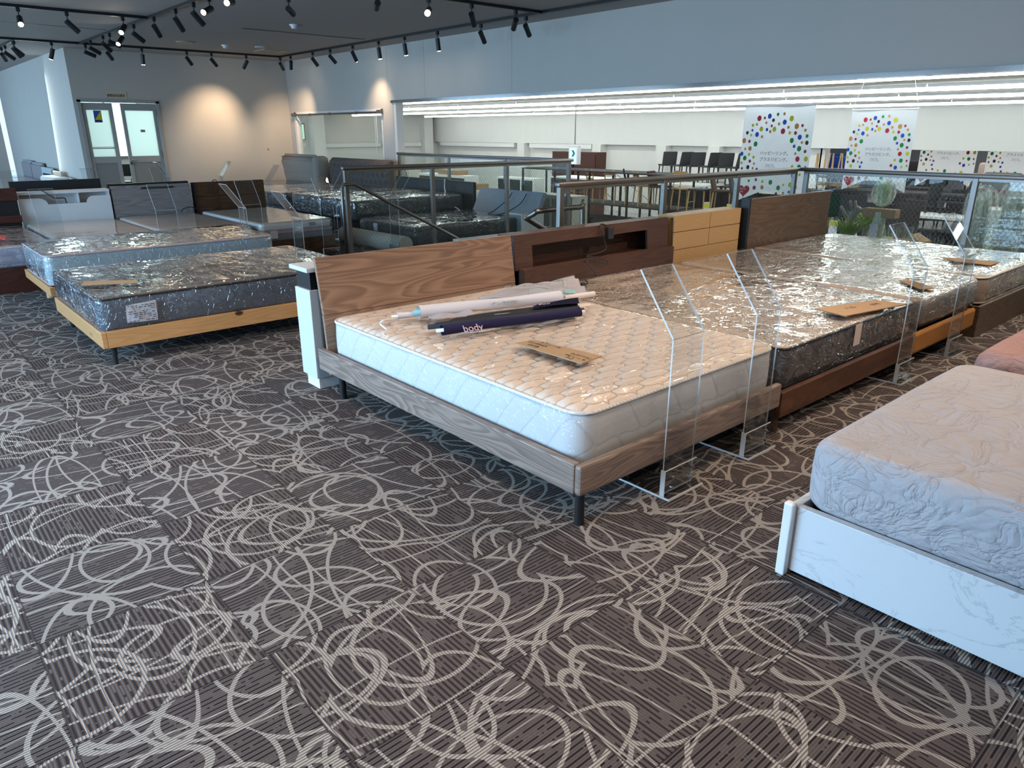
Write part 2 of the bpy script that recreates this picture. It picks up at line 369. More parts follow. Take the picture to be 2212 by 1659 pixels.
def carpet():
    t = NT('patterned_carpet_tiles'); s = t.sep(t.n('ShaderNodeTexCoord').outputs['Object'])
    px = t.m_('MULTIPLY', t.m_('SUBTRACT', s[0], .105), 2.); py = t.m_('MULTIPLY', t.m_('SUBTRACT', s[1], .281), 2.)
    ix = t.m_('FLOOR', px); iy = t.m_('FLOOR', py); fx = t.m_('SUBTRACT', px, ix); fy = t.m_('SUBTRACT', py, iy)
    chk = t.m_('FLOORED_MODULO', t.m_('ADD', ix, iy), 2.)   # 0: ribs run along x
    inv = t.m_('SUBTRACT', 1., chk)
    along = t.m_('ADD', t.m_('MULTIPLY', fx, inv), t.m_('MULTIPLY', fy, chk)); across = t.m_('ADD', t.m_('MULTIPLY', fy, inv), t.m_('MULTIPLY', fx, chk))
    wn = t.n('ShaderNodeTexWhiteNoise', noise_dimensions='2D'); t.l(t.comb(ix, iy), wn.inputs[0]); rnd = wn.outputs[0]
    ring = None
    for k, (sc, rad, sx, w) in enumerate([(.95, .36, 1., .024), (.75, .40, 1.6, .019), (1.25, .38, .8, .030), (.8, .45, .55, .020), (.62, .50, 1.3, .015), (.7, .30, 1.9, .018), (1.0, .47, .48, .022), (.85, .22, 1.2, .022)]):
        q = t.comb(t.m_('ADD', t.m_('MULTIPLY', along, sx * sc), t.m_('MULTIPLY', rnd, 37.3 + 11 * k)), t.m_('ADD', t.m_('MULTIPLY', across, sc / sx), t.m_('MULTIPLY', rnd, 91.7 + 7 * k)))
        vo = t.n('ShaderNodeTexVoronoi', voronoi_dimensions='2D', feature='F1'); t.l(q, vo.inputs[0]); vo.inputs['Scale'].default_value = 1.; vo.inputs['Randomness'].default_value = .85
        d = t.m_('ABSOLUTE', t.m_('SUBTRACT', vo.outputs[0], rad)); r = t.m_('SUBTRACT', 1., t.ss(d, w * .45, w * .62))
        ring = r if ring is None else t.m_('MAXIMUM', ring, r)
    rib = t.m_('FRACT', t.m_('MULTIPLY', across, 30.)); wob = t.noise(t.comb(t.m_('MULTIPLY', along, 40.), t.m_('MULTIPLY', across, 30.)), 2.)
    dark = t.m_('MULTIPLY', t.m_('LESS_THAN', t.m_('ABSOLUTE', t.m_('SUBTRACT', rib, .5)), .17), t.m_('GREATER_THAN', t.noise(t.comb(t.m_('MULTIPLY', along, 3.), t.m_('FLOOR', t.m_('MULTIPLY', across, 30.))), 3.1), .42))
    dots = t.n('ShaderNodeTexNoise'); t.l(t.comb(s[0], s[1]), dots.inputs[0]); dots.inputs['Scale'].default_value = 260; dots.inputs['Detail'].default_value = 1
    base = t.mixc(dots.outputs[0], (.072, .057, .053), (.136, .112, .104))
    base = t.mixc(t.m_('MULTIPLY', dark, .88), base, (.016, .012, .015))
    rib2 = t.m_('FRACT', t.m_('MULTIPLY', across, 60.)); gap = t.m_('LESS_THAN', rib2, .36)
    light = t.mixc(gap, (.43, .38, .33), (.105, .09, .085)); light = t.mixc(t.m_('MULTIPLY', dots.outputs[0], .5), light, (.26, .235, .215))
    col = t.mixc(ring, base, light)
    ex = t.m_('MINIMUM', t.m_('MINIMUM', fx, t.m_('SUBTRACT', 1., fx)), t.m_('MINIMUM', fy, t.m_('SUBTRACT', 1., fy)))
    col = t.mixc(t.m_('MULTIPLY', t.m_('LESS_THAN', ex, .006), .6), col, (.012, .01, .01))
    h = t.m_('ADD', t.m_('SINE', t.m_('MULTIPLY', across, 60 * 2 * PI)), t.m_('MULTIPLY', dots.outputs[0], 1.5))
    t.bsdf(col, .95, 0, t.bump(h, .35, .002), .1); return t.m
M['carpet'] = carpet()
def wall_mat(name, col):
    t = NT(name); n = t.noise(t.coord((1, 1, .25)), 3, 4); v = t.noise(t.coord((60, 60, 8)), 3, 2)
    t.bsdf(t.mixc(t.m_('MULTIPLY', n, .6), col, tuple(x * .9 for x in col)), .8, 0, t.bump(v, .15, .002), .2); return t.m
M['wall'] = wall_mat('textured_wallpaper', (.58, .55, .51)); M['hallwall'] = wall_mat('hall_white_paint', (.76, .76, .74))
M['ceil'] = wall_mat('dark_grey_ceiling', (.40, .36, .335)); M['hallceil'] = wall_mat('hall_ceiling', (.55, .52, .47))
M['hallfloor'] = plain('hall_grey_floor', (.42, .43, .44), .25)
M['concrete'] = plain('stair_grey', (.22, .22, .23), .7)

# ------------------------------------------------------------------ setting
XW = 7.8; YF = 16.62; ZC = 2.93; HX = 22.0; HZ = -1.5; HC = 2.18
bm = nb()
for a in ((-6, 4.45, -6, 27), (4.45, 7.95, -6, 4.2), (4.45, 7.95, 7.5, YF + 2.5)): box(bm, max(a[0], -2.75), a[1], a[2], a[3], -.25, 0)
struct('floor', bm, M['carpet'])
struct('ceiling', b1(-2.75, 8.0, -6, 27, ZC, ZC + .15), M['ceil'])
struct('wall_back', b1(-2.75, 8.0, -6.15, -6, 0, ZC), M['wall'])
bm = nb(); box(bm, -2.75, -2.6, -6, 27, 2.25, ZC); box(bm, -2.75, -2.6, -6, 27, 0, .1)
for a, b in ((-6, 1.8), (5.1, 6.2), (11.8, 13.0), (19.0, 20.0), (25.0, 27)): box(bm, -2.75, -2.6, a, b, .1, 2.25)
struct('wall_left', bm, M['wall'])
# right wall: lintel over the opening, pillar, window wall
bm = nb(); box(bm, XW, XW + .15, -6, YF, 1.995, ZC); box(bm, XW, XW + .15, 12.25, 12.62, 0, 1.995); box(bm, XW, XW + .15, 12.62, 16.38, 0, .80)
box(bm, XW, XW + .15, 12.62, 16.38, 1.86, 1.995); box(bm, XW, XW + .15, 16.38, YF, 0, 1.995); box(bm, XW, XW + .15, -6, -2.5, 0, 1.995)
struct('wall_right', bm, M['wall'])
bm = nb()
for y in (8.9, 11.2, 12.4): box(bm, XW - .0012, XW, y, y + .004, 2.0 if y < 12 else 1.99, 2.92)
struct('trim_1', bm, plain('seam_grey', (.25, .26, .27)))
struct('trim_2', b1(XW - .02, XW + .17, -2.5, 12.3, 1.955, 2.0), M['chrome'])
struct('trim_3', b1(XW + .005, XW + .16, 12.16, 12.25, 0, 1.955), M['white'])
# far wall with door opening, block beside it
bm = nb(); box(bm, 4.98, XW + .15, YF, YF + .15, 0, ZC); box(bm, 3.44, 3.50, YF, YF + .15, 0, ZC); box(bm, 3.50, 4.98, YF, YF + .15, 2.03, ZC)
struct('wall_far', bm, M['wall'])
struct('wall_block', b1(3.44, 3.56, YF + .15, 24.9, 0, ZC), M['wall'])
struct('wall_end', b1(-2.75, 3.56, 26.85, 27, 0, ZC), M['wall'])
struct('wall_end_side', b1(3.44, 8.0, 24.9, 25.05, 0, ZC), M['wall'])
# store room behind the door
bm = nb(); box(bm, 3.56, 6.4, 19.0, 19.15, 0, ZC); box(bm, 6.4, 6.55, YF + .15, 19.15, 0, ZC)
struct('wall_store', bm, M['white'])
bm = nb(); box(bm, 3.9, 3.95, 18.96, 19.0, .9, 2.2); box(bm, 5.2, 5.25, 18.96, 19.0, .9, 2.2); box(bm, 4.5, 4.54, 18.96, 19.0, .9, 2.2); box(bm, 3.9, 5.25, 18.95, 19.0, .86, .92)
w = struct('window_2', bm, M['steel'])
struct('window_pane', b1(3.95, 5.2, 18.97, 18.98, .92, 2.2), emit('daylit_window', (.55, .95, .98), 2.2), w)

# internal window far right
bm = nb(); y0, y1, z0, z1 = 12.62, 16.38, .8, 1.86
box(bm, XW - .01, XW + .1, y0, y0 + .05, z0, z1); box(bm, XW - .01, XW + .1, y1 - .08, y1, z0, z1); box(bm, XW - .01, XW + .1, y0, y1, z1 - .04, z1); box(bm, XW - .01, XW + .12, y0, y1, z0, z0 + .03)
w = struct('window_1', bm, M['white'])
struct('window_glass', b1(XW + .05, XW + .056, y0 + .05, y1 - .08, z0 + .03, z1 - .04), M['glass'], w)
bm = nb(); cyl(bm, (XW - .05, y0, 1.80), (XW - .05, y1, 1.80), .018, n=10); box(bm, XW - .07, XW - .01, y1 - .12, y1 + .02, 1.77, 1.84); box(bm, XW - .07, XW - .01, y0 - .02, y0 + .12, 1.77, 1.84)
for y in (13.5, 14.6, 15.5): box(bm, XW - .065, XW - .03, y, y + .05, 1.775, 1.825)
br = tag(obj('blind_rail', bm, M['steel']), 'metal roller blind rail across the top of the inner window', 'blind rail')
bm = nb(); cyl(bm, (XW - .05, y0 + .22, 1.80), (XW - .05, y0 + .22, 1.05), .006, n=6); cyl(bm, (XW - .05, y0 + .16, 1.80), (XW - .05, y0 + .16, 1.2), .009, n=6)
obj('blind_cord', bm, M['paper'], br)

# ---- double door
frost = NT('frosted_glass'); a_ = frost.n('ShaderNodeBsdfTranslucent'); a_.inputs[0].default_value = (.84, .92, .90, 1); b_ = frost.n('ShaderNodeBsdfGlossy'); b_.inputs['Roughness'].default_value = .35; c_ = frost.n('ShaderNodeMixShader'); c_.inputs[0].default_value = .12
frost.l(frost.bump(frost.noise(frost.coord((1, 1, 1)), 60, 2), .4, .004), b_.inputs['Normal']); frost.l(a_.outputs[0], c_.inputs[1]); frost.l(b_.outputs[0], c_.inputs[2]); frost.l(c_.outputs[0], frost.out.inputs[0])
M['alu'] = plain('aluminium_grey', (.42, .43, .43), .45, .2)
M['doorpanel'] = plain('grey_door_panel', (.26, .27, .27), .5)
bm = nb(); box(bm, 3.50, 3.56, YF - .03, YF + .12, 0, 2.03); box(bm, 4.92, 4.98, YF - .03, YF + .12, 0, 2.03); box(bm, 3.50, 4.98, YF - .03, YF + .12, 1.99, 2.05)
fr = struct('door_frame', bm, M['alu'])
def leaf(w):
    r = bpy.data.objects.new('door_leaf', None); COL.objects.link(r)
    bm = nb(); e = .075
    box(bm, 0, e, -.02, .02, .02, 1.98); box(bm, w - e, w, -.02, .02, .02, 1.98); box(bm, e, w - e, -.02, .02, 1.85, 1.98); box(bm, e, w - e, -.02, .02, .86, .98); box(bm, e, w - e, -.02, .02, .02, .12)
    obj('leaf_frame', bm, M['alu'], r); obj('leaf_glass', b1(e, w - e, -.004, .004, .98, 1.85), frost.m, r); obj('leaf_panel', b1(e, w - e, -.01, .01, .12, .86), M['doorpanel'], r)
    return r
L1 = leaf(.56); L1.name = 'door_1'; L1['kind'] = 'structure'; L1.location = (3.56, YF + .03, 0); L1.rotation_euler = (0, 0, 0)
L2 = leaf(.76); L2.name = 'door_2'; L2['kind'] = 'structure'; L2.location = (4.92 - .76, YF + .03, 0)
L2.location = (4.26 - .0, YF + .03, 0); L2.rotation_euler = (0, 0, 0); L2.scale = (.87, 1, 1)
L1.scale = (.98, 1, 1)
bm = nb(); box(bm, .012, .062, -.045, -.02, .82, .93, .004); cyl(bm, (.035, -.03, .90), (.035, -.075, .90), .012); cyl(bm, (.035, -.075, .90), (.15, -.075, .895), .011, .009)
obj('door_handle', bm, M['chrome'], L2, auto=True)
for L, x in ((L1, .0), (L2, .76)):
    for z in (.95, 1.75): obj('hinge', b1(x - .012, x + .012, -.035, -.018, z, z + .12), M['steel'], L)
bm = nb(); box(bm, .2, .34, -.026, -.021, 1.62, 1.84, mi=0); prism(bm, [(.21, 1.67), (.33, 1.67), (.33, 1.83)], 'y', -.028, -.0262, mi=1); box(bm, .21, .33, -.028, -.0262, 1.64, 1.66, mi=2)
o = obj('door_sticker', bm, [plain('sticker_blue', (.03, .10, .45)), plain('sticker_yellow', (.80, .62, .02)), M['ink']], L1)
box(bm := nb(), .075, .485, -.008, -.0045, 1.13, 1.145); box(bm, .075, .485, -.008, -.0045, 1.155, 1.165); obj('door_stripe', bm, plain('maroon_stripe', (.08, .01, .05)), L1)
obj('door_plate', b1(.35, .45, -.008, -.0045, 1.44, 1.49), M['greyprint'], L2)
# escape equipment room sign above the door
pl = tag(obj('door_sign', b1(4.02, 4.40, YF - .012, YF - .002, 2.075, 2.19), plain('sign_cream', (.62, .54, .40))), 'small cream plate with black characters above the double door', 'sign')
text_obj('sign_text', '避難器具設置室', .058, M['ink'], pl, frame((4.045, YF - .014, 2.10), (1, 0, 0), (0, 0, 1)), sx=.80)
tag(obj('red_sticker', cyl(nb(), (7.2, YF - .001, 1.07), (7.2, YF - .004, 1.07), .022), plain('sticker_pink', (.6, .12, .12))), 'tiny red round sticker on the cream far wall', 'sticker')
# folding chair seen through the door gap
t = thing('folding_chair', 'dark folding chair glimpsed through the gap between the doors', 'chair', (4.42, 17.3, 0))
bm = nb(); tube(bm, [(-.2, .2, 0), (0, 0, .5), (.1, -.1, .75)], .012, smooth=False); tube(bm, [(.2, .2, 0), (.12, 0, .5), (.1, -.1, .75)], .012, smooth=False); obj('chair_frame', bm, M['steel'], t)
obj('seat', b1(-.2, .2, -.2, .2, .43, .46, .01), M['black'], t); obj('backrest', b1(-.2, .2, .2, .23, .55, .8, .01), M['black'], t)

# ---- stairs and hall shell
bm = nb()
for i in range(7): box(bm, 4.45 + i * .28, 4.45 + (i + 1) * .28, 4.2, 7.5, -2.0, -.19 * (i + 1))
box(bm, 4.45 + 7 * .28, 9.0, 4.2, 7.5, -1.6, -1.5)
struct('floor_stairs', bm, M['concrete'])
bm = nb(); box(bm, 4.45, 7.95, 4.05, 4.2, -1.6, -.25); box(bm, 4.45, 7.95, 7.5, 7.65, -1.6, -.25)
struct('wall_stairwell', bm, M['white'])
struct('floor_hall', b1(7.95, 42, -8, 31.2, HZ - .15, HZ), M['hallfloor'])
struct('wall_hall_lower', b1(7.95, 8.05, -8, 4.2, HZ, -.25), M['hallwall'])
struct('wall_hall_lower_far', b1(7.95, 8.05, 7.5, 31, HZ, -.0), M['hallwall'])
struct('ceiling_hall', b1(7.95, HX, -8, 31.2, HC, HC + .1), M['hallceil'])
bm = nb(); box(bm, HX, HX + .3, -8, 31.2, .98, HC + .1); box(bm, HX + .25, HX + .35, 11.1, 31.2, HZ, .98); box(bm, HX + .25, HX + .55, 11.0, 11.15, HZ, .98)
struct('wall_hall_far', bm, M['hallwall'])
struct('wall_hall_end', b1(7.95, HX + .3, 31.05, 31.2, HZ, HC), M['hallwall'])
struct('ceiling_alcove', b1(HX + .3, 42, -8, 31.2, HC, HC + .1), M['hallceil'])
struct('wall_alcove', b1(41.8, 42, -8, 31.2, HZ, HC), plain('alcove_grey', (.30, .31, .33)))
struct('wall_hall_near', b1(7.95, 42, -8.15, -8, HZ, HC), M['hallwall'])
for i, y in enumerate((24.4, 20.0, 16.9, 14.7)):
    struct('trim_%d' % (4 + i), b1(HX - .12, HX + .26, y - .22, y + .22, HZ, .98), M['hallwall'])
struct('trim_8', b1(21.2, 21.7, 30.6, 31.05, HZ, HC), M['hallwall']); struct('trim_9', b1(15.33, 15.87, 30.5, 31.05, HZ, HC), M['hallwall'])
for i, (a, b) in enumerate(((15.9, 18.9), (19.0, 21.15))):
    tag(obj('wall_cornice', b1(a, b, 30.85, 31.04, .78, .95, .01), M['white']), ['long white boxed ledge on the hall end wall, seen through the inner window', 'white boxed ledge left of the corner pillar, at the left end of the opening'][i], 'ledge')
for i, (a, b) in enumerate(((25.0, 30.5), (20.4, 24.0))):
    tag(obj('wall_cornice', b1(HX + .02, HX + .24, a, b, .80, .975), M['white']), ['white boxed blind case under the soffit left of the hanging light sign', 'white boxed blind case under the soffit behind the hanging light sign'][i], 'blind case')
bm = nb(); box(bm, 14.55, 15.17, 30.98, 31.04, 1.1, 1.78); w = struct('window_3', bm, M['steel']); struct('window_pane', b1(14.6, 15.12, 30.96, 30.97, 1.14, 1.74), emit('green_daylight', (.55, .95, .80), 1.0), w)
bm = nb(); box(bm, 14.6, 15.1, 30.85, 31.0, .84, .98, .01); tag(obj('wall_outlet_box', bm, M['white']), 'white outlet box below the hall window seen through the inner window', 'outlet box')
# fluorescent tube rows
tubeM = emit('tube_light', (.93, 1.0, .96), 17.0)
fl = thing('fluorescent_light', 'fluorescent_light', 'light', (10.3, 2.6, 2.11), group='fluorescent tubes in rows on the hall ceiling')
obj('light_housing', b1(-.06, .06, -1.24, 1.24, .02, .07), M['white'], fl)
obj('light_tube', cyl(nb(), (0, -1.24, 0), (0, 1.24, 0), .042, n=12), tubeM, fl, smooth=True)
rows = [(10.3, 'nearest'), (13.4, 'second'), (16.6, 'third'), (20.6, 'farthest')]
NTH = ['first', 'second', 'third', 'fourth', 'fifth', 'sixth', 'seventh', 'eighth', 'ninth', 'tenth', 'eleventh', 'twelfth', 'thirteenth', 'fourteenth', 'fifteenth', 'sixteenth']
for x, nm in rows:
    k = 0
    for i in range(13):
        y = .2 + (x / 10.3 - 1) * 3 + i * 2.5 + (x * 7 % 2.4)
        if y > 30: break
        p = Vector((x, y, 2.11)); o = fl if (x == 10.3 and i == 0) else dup(fl)
        o.location = p; o['_y'] = y
    L = sorted([q for q in COL.objects if q.type == 'EMPTY' and q.name.startswith('fluorescent_light') and abs(q.location.x - x) < .1], key=lambda q: q.location.y)
    for i, q in enumerate(L):
        q['label'] = 'white fluorescent tube, %s from the right in the %s row of the hall ceiling' % (NTH[i], nm)
        del q['_y']
for x in (11.5, 15.5, 19.5): area('hall_light', (x, 12, 2.0), (x, 12, -1), 1.2, 30, 190, (.95, 1, .97))
area('alcove_light', (30, 8, 2.1), (30, 8, -1), 12, 12, 900, (1, .98, .93))
for i, (x, y) in enumerate(((9.2, 6.7), (12.0, 15.2), (12.0, 5.4), (15.2, 9.8))):
    tag(obj('ceiling_disc', cyl(nb(), (x, y, HC - .001), (x, y, HC - .03), .12, .10, n=24), M['white']), 'round white ceiling disc in the hall, ' + ['nearest the lintel', 'above the light sign', 'right, between the two front banners', 'deepest, over the racks'][i], 'ceiling fitting')

# ------------------------------------------------------------------ railings
def railing(name, label, p0, p1, posts, end0=True, drop=0):
    p0 = Vector(p0); p1 = Vector(p1); d = (p1 - p0); L = d.length; a = math.atan2(d.y, d.x)
    t = thing(name, label, 'railing', p0, a)
    obj('top_rail', b1(-.02, L + .02, -.03, .03, 1.045, 1.085, .012), M['steel'], t, auto=True)
    for x in posts: obj('post', b1(x - .025, x + .025, -.02, .02, 0, 1.046, .003), M['steel'], t)
    xs = list(posts)
    for a0, a1 in zip(xs, xs[1:]):
        obj('glass_panel', b1(a0 + .026, a1 - .026, -.004, .004, .08, 1.02), M['wired'], t)
    bm = nb(); box(bm, xs[0], xs[-1], -.012, .012, .055, .08); box(bm, xs[0], xs[-1], -.012, .012, 1.02, 1.046); obj('glass_channel', bm, M['steel'], t)
    return t
railing('guard_rail', 'steel and wired glass guard rail on the far side of the stairwell', (4.13, 7.58, 0), (7.76, 7.58, 0), (.025, 1.21, 2.42, 3.60))
railing('guard_rail', 'steel and wired glass guard rail behind the walnut bed headboards', (4.09, 4.12, 0), (7.76, 4.12, 0), (.025, 1.33, 2.5, 3.62))
railing('guard_rail', 'steel and wired glass guard rail along the opening left of the stairs', (7.80, 12.16, 0), (7.80, 7.60, 0), (.03, 1.6, 3.1, 4.5))
railing('guard_rail', 'steel and wired glass guard rail along the opening right of the stairs', (7.80, 4.10, 0), (7.80, -2.45, 0), (.07, 1.72, 3.4, 5.0, 6.5))
def handrail(label, y, x0, s=1):
    t = thing('stair_handrail', label, 'handrail', (x0, y, 0))
    obj('pole', tube(nb(), [(-.0, 0, 0), (0, 0, .86), (.03, 0, .90), (.16, 0, .90), (1.75, 0, .08), (2.6, 0, -.36)], .019, 12, smooth=False), M['steel'], t, smooth=True)
    obj('post', cyl(nb(), (2.6, 0, -1.5), (2.6, 0, -.36), .019, n=12), M['steel'], t, smooth=True)
    return t
handrail('round steel stair handrail descending along the far guard rail', 7.44, 4.02)
t = thing('stair_handrail', 'round steel stair handrail with a looped end beside the near guard rail', 'handrail', (4.5, 4.32, 0))
obj('pole', tube(nb(), [(.02, -.06, 0), (.02, -.06, .83), (-.02, -.06, .86), (-.46, -.06, .86), (-.52, -.04, .84), (-.52, .03, .8), (-.44, .06, .76), (.26, .06, .40), (1.4, .06, -.2)], .022, 12, k=5), M['steel'], t, smooth=True)
obj('post', cyl(nb(), (1.2, .06, -1.0), (1.2, .06, -.08), .019, n=12), M['steel'], t, smooth=True)

# ------------------------------------------------------------------ mattresses and beds
def sd_round(W_, L_, H_, r1, r2, nx, ny, nz, top=None, side=None, parts='all'):
    """rounded box grid: r1 plan corner radius, r2 edge radius. returns bmesh; material 0 top, 1 sides"""
    def spaced(n, L, r):
        k = 3; a = [r * i / k for i in range(k)]; m = max(1, n); b = [r + (L - 2 * r) * i / m for i in range(m + 1)]; c = [L - r * (k - i) / k for i in range(1, k + 1)]
        return a + b + c
    X = spaced(nx, W_, r1); Y = spaced(ny, L_, r1); Zs = [0, r2 * .5, r2] + [r2 + (H_ - 2 * r2) * i / nz for i in range(1, nz)] + [H_ - r2, H_ - r2 * .5, H_]
    # inset rows near the edge so that the edge radius shows
    X = sorted(set([round(v, 5) for v in X + [r2 * .35, r2, W_ - r2, W_ - r2 * .35]])); Y = sorted(set([round(v, 5) for v in Y + [r2 * .35, r2, L_ - r2, L_ - r2 * .35]]))
    def mapp(x, y, z):
        qx = min(max(x, r1), W_ - r1); qy = min(max(y, r1), L_ - r1); dx, dy = x - qx, y - qy
        m = max(abs(dx), abs(dy)); l = math.hypot(dx, dy)
        if l > 1e-9 and abs(dx) > 1e-9 and abs(dy) > 1e-9: dx *= m / l; dy *= m / l
        rr = math.hypot(dx, dy); e = r1 - rr; ux, uy = (dx / rr, dy / rr) if rr > 1e-9 else (0, 0)
        # e: distance to the side
        for top_ in (1, 0):
            g = (H_ - z) if top_ else z
            if e < r2 and g < r2:
                a, b = r2 - e, r2 - g; mm = max(a, b); ll = math.hypot(a, b)
                if ll > 1e-9: a *= mm / ll; b *= mm / ll
                e = r2 - a; g = r2 - b; z = (H_ - g) if top_ else g
        rr = r1 - e if rr > 1e-9 else 0
        return qx + ux * rr, qy + uy * rr, z, ux, uy, e
    bm = nb(); cache = {}
    def V(x, y, z):
        k = (round(x, 5), round(y, 5), round(z, 5))
        if k not in cache:
            px, py, pz, ux, uy, e = mapp(x, y, z)
            edge = min(x, W_ - x, y, L_ - y)
            if abs(z - H_) < 1e-6 and top: pz += top(px, py) * min(1, edge / .05)
            elif side and 1e-6 < z < H_ - 1e-6 and edge < 1e-6:
                s_ = side(px, py, pz) * math.sin(PI * z / H_); px += ux * s_; py += uy * s_
            cache[k] = bm.verts.new((px, py, pz))
        return cache[k]
    def quad(a, b, c, d, mi):
        f = bm.faces.new((a, b, c, d)); f.material_index = mi
    for i in range(len(X) - 1):
        for j in range(len(Y) - 1):
            quad(V(X[i], Y[j], H_), V(X[i + 1], Y[j], H_), V(X[i + 1], Y[j + 1], H_), V(X[i], Y[j + 1], H_), 0)
            quad(V(X[i], Y[j], 0), V(X[i], Y[j + 1], 0), V(X[i + 1], Y[j + 1], 0), V(X[i + 1], Y[j], 0), 1)
    for k in range(len(Zs) - 1):
        for i in range(len(X) - 1):
            for y in (0, L_): quad(V(X[i], y, Zs[k]), V(X[i + 1], y, Zs[k]), V(X[i + 1], y, Zs[k + 1]), V(X[i], y, Zs[k + 1]), 1)
        for j in range(len(Y) - 1):
            for x in (0, W_): quad(V(x, Y[j], Zs[k]), V(x, Y[j + 1], Zs[k]), V(x, Y[j + 1], Zs[k + 1]), V(x, Y[j], Zs[k + 1]), 1)
    return bm
def plan_ring(W_, L_, r, z, wav=None, off=0):
    pts = []
    for cx, cy, a0 in ((W_ - r, r, -PI / 2), (W_ - r, L_ - r, 0), (r, L_ - r, PI / 2), (r, r, PI)):
        for k in range(7):
            a = a0 + k * PI / 12; pts.append([cx + math.cos(a) * (r + off), cy + math.sin(a) * (r + off), z])
    out = []
    for a, b in zip(pts, pts[1:] + pts[:1]):
        n = max(1, int(math.hypot(b[0] - a[0], b[1] - a[1]) / .05))
        for i in range(n):
            x, y = a[0] + (b[0] - a[0]) * i / n, a[1] + (b[1] - a[1]) * i / n
            out.append(Vector((x, y, z + (wav(x, y) if wav else 0))))
    return out
def closed_tube(bm, P, r, n=6):
    N = len(P); R = []
    for i in range(N):
        d = (P[(i + 1) % N] - P[i - 1]).normalized(); b = Vector((0, 0, 1)); a = d.cross(b).normalized()
        R.append([bm.verts.new(P[i] + (a * math.cos(2 * PI * j / n) + b * math.sin(2 * PI * j / n)) * r) for j in range(n)])
    for i in range(N):
        A, B = R[i], R[(i + 1) % N]
        for j in range(n): bm.faces.new((A[j], A[(j + 1) % n], B[(j + 1) % n], B[j]))
    return bm
def q_scallop(x, y, kx=3.5, ky=6.2, wob=.10):
    u = x * kx + y * ky; w = x * kx - y * ky
    u, w = u + wob * math.sin(2 * PI * w), w + wob * math.sin(2 * PI * u)
    d = .5 - max(abs(u % 1 - .5), abs(w % 1 - .5)); return (2 * d) ** .5
def mattress(label, W_, L_, H_, loc, rz, top_m, side_m, pipe_m, film='film', topf=None, r1=.07, r2=.02, n=(24, 30), wr=.006, group=None, pipes=True, seed=0, filmoff=.006, sag=0, res=None):
    t = thing('mattress', label, 'mattress', loc, rz, group)
    wav = lambda x, y: .004 * math.sin(x * 5 + seed) + .004 * math.sin(y * 4.1 + seed * 2) - sag * math.sin(PI * x / W_) * math.sin(PI * y / L_) * -1
    tf = (lambda x, y: wav(x, y) + topf(x, y)) if topf else wav
    nx, ny = res or n
    obj('ticking', sd_round(W_, L_, H_, r1, r2, nx, ny, 3, tf, lambda x, y, z: .006), [top_m, side_m], t, smooth=True)
    if pipes:
        bm = nb(); closed_tube(bm, plan_ring(W_, L_, r1, H_ - .008, None), .009); closed_tube(bm, plan_ring(W_, L_, r1, .012), .009); obj('piping', bm, pipe_m, t, smooth=True)
    if film:
        o = filmoff
        def ft(x, y):
            p = Vector((x * 3 + seed * 7, y * 9, seed)); return wav(x, y) + wr * (noise.noise(p) + .6 * noise.noise(p * 2.7)) + (.014 if topf else .003) + abs(wr)
        def fs(x, y, z):
            p = Vector((x * 7 + seed, y * 7, z * 22)); return wr * 1.1 * (abs(noise.noise(p)) + .5 * noise.noise(p * 2.3)) + .006
        f = obj('plastic_wrap', sd_round(W_ + 2 * o, L_ + 2 * o, H_ + o, r1 + o, r2 * .6, 44, 50, 5, ft, fs), M[film], t, smooth=True); f.location = (-o, -o, 0)
        f['label'] = 'clear crinkled plastic wrap'
    return t
def leg(bm, x, y, z1, r0=.02, r1=.02): return cyl(bm, (x, y, 0), (x, y, z1), r0, r1, n=16)
def bed(label, W_, L_, loc, rz, rail_m, z0, z1, th=.03, legs=None, leg_m=None, side_m=None, bev=.006, group=None, solid=False, tops=(None, None)):
    """foot at y=0, head at y=L"""
    t = thing('bed_frame', label, 'bed frame', loc, rz, group)
    obj('foot_rail', b1(0, W_, 0, th, z0, z1, bev), rail_m, t); 
    for x, tz in ((0, tops[0]), (W_ - th, tops[1])): obj('side_rail', b1(x, x + th, th, L_, z0, tz or z1, bev * .5), side_m or rail_m, t)
    obj('slat_base', b1(th, W_ - th, th, L_, (0.02 if solid else z0 + .01), min(z1 - .045, (tops[1] or 9) - .002)), M['blackmatte'], t)
    for (x, y, r0, r1) in (legs or []): obj('leg', leg(nb(), x, y, z0 + .01, r0, r1), leg_m or M['black'], t, smooth=False, auto=True)
    return t
R90 = -PI / 2
def lean_panel(bm, x0, x1, y, z0, z1, lean, th, bev=.0):
    """panel leaning back (towards +y) with height"""
    prism(bm, [(y, z0), (y + lean, z1), (y + lean + th, z1), (y + th, z0)], 'x', x0, x1); return bm

# --- bed A : grey-brown oak, nearest
bA = bed('low grey-brown oak bed frame with slanted headboard, nearest in the row', 1.44, 2.08, (1.785, 1.65, 0), 0, M['ash_rail'], .155, .28, .035,
         [(.06, .055, .02, .018), (1.38, .055, .02, .018), (.06, 1.93, .02, .018), (1.38, 1.93, .02, .018)], M['black'], M['ash_side'], .012, tops=(None, .203))
h = obj('headboard', lean_panel(nb(), .035, 1.475, 2.035, .475, .79, .05, .022), M['ash'], bA)
h = obj('headboard_lower_panel', lean_panel(nb(), .035, 1.475, 2.01, .125, .472, .027, .022), M['ash'], bA)
obj('headboard_support', b1(.05, 1.46, 2.09, 2.11, .12, .76), M['black'], bA)
SC = lambda x, y: .015 * q_scallop(x, y, 5.9, 8.2, .13)
mA = mattress('cream quilted double mattress in clear plastic, holding the rolled banners', 1.40, 1.95, .25, (1.845, 1.715, .205), 0, M['cream_q'], M['cream_s'], M['cream_pipe'], 'film_tight', SC, .09, .022, res=(150, 190), wr=.0012, seed=1)
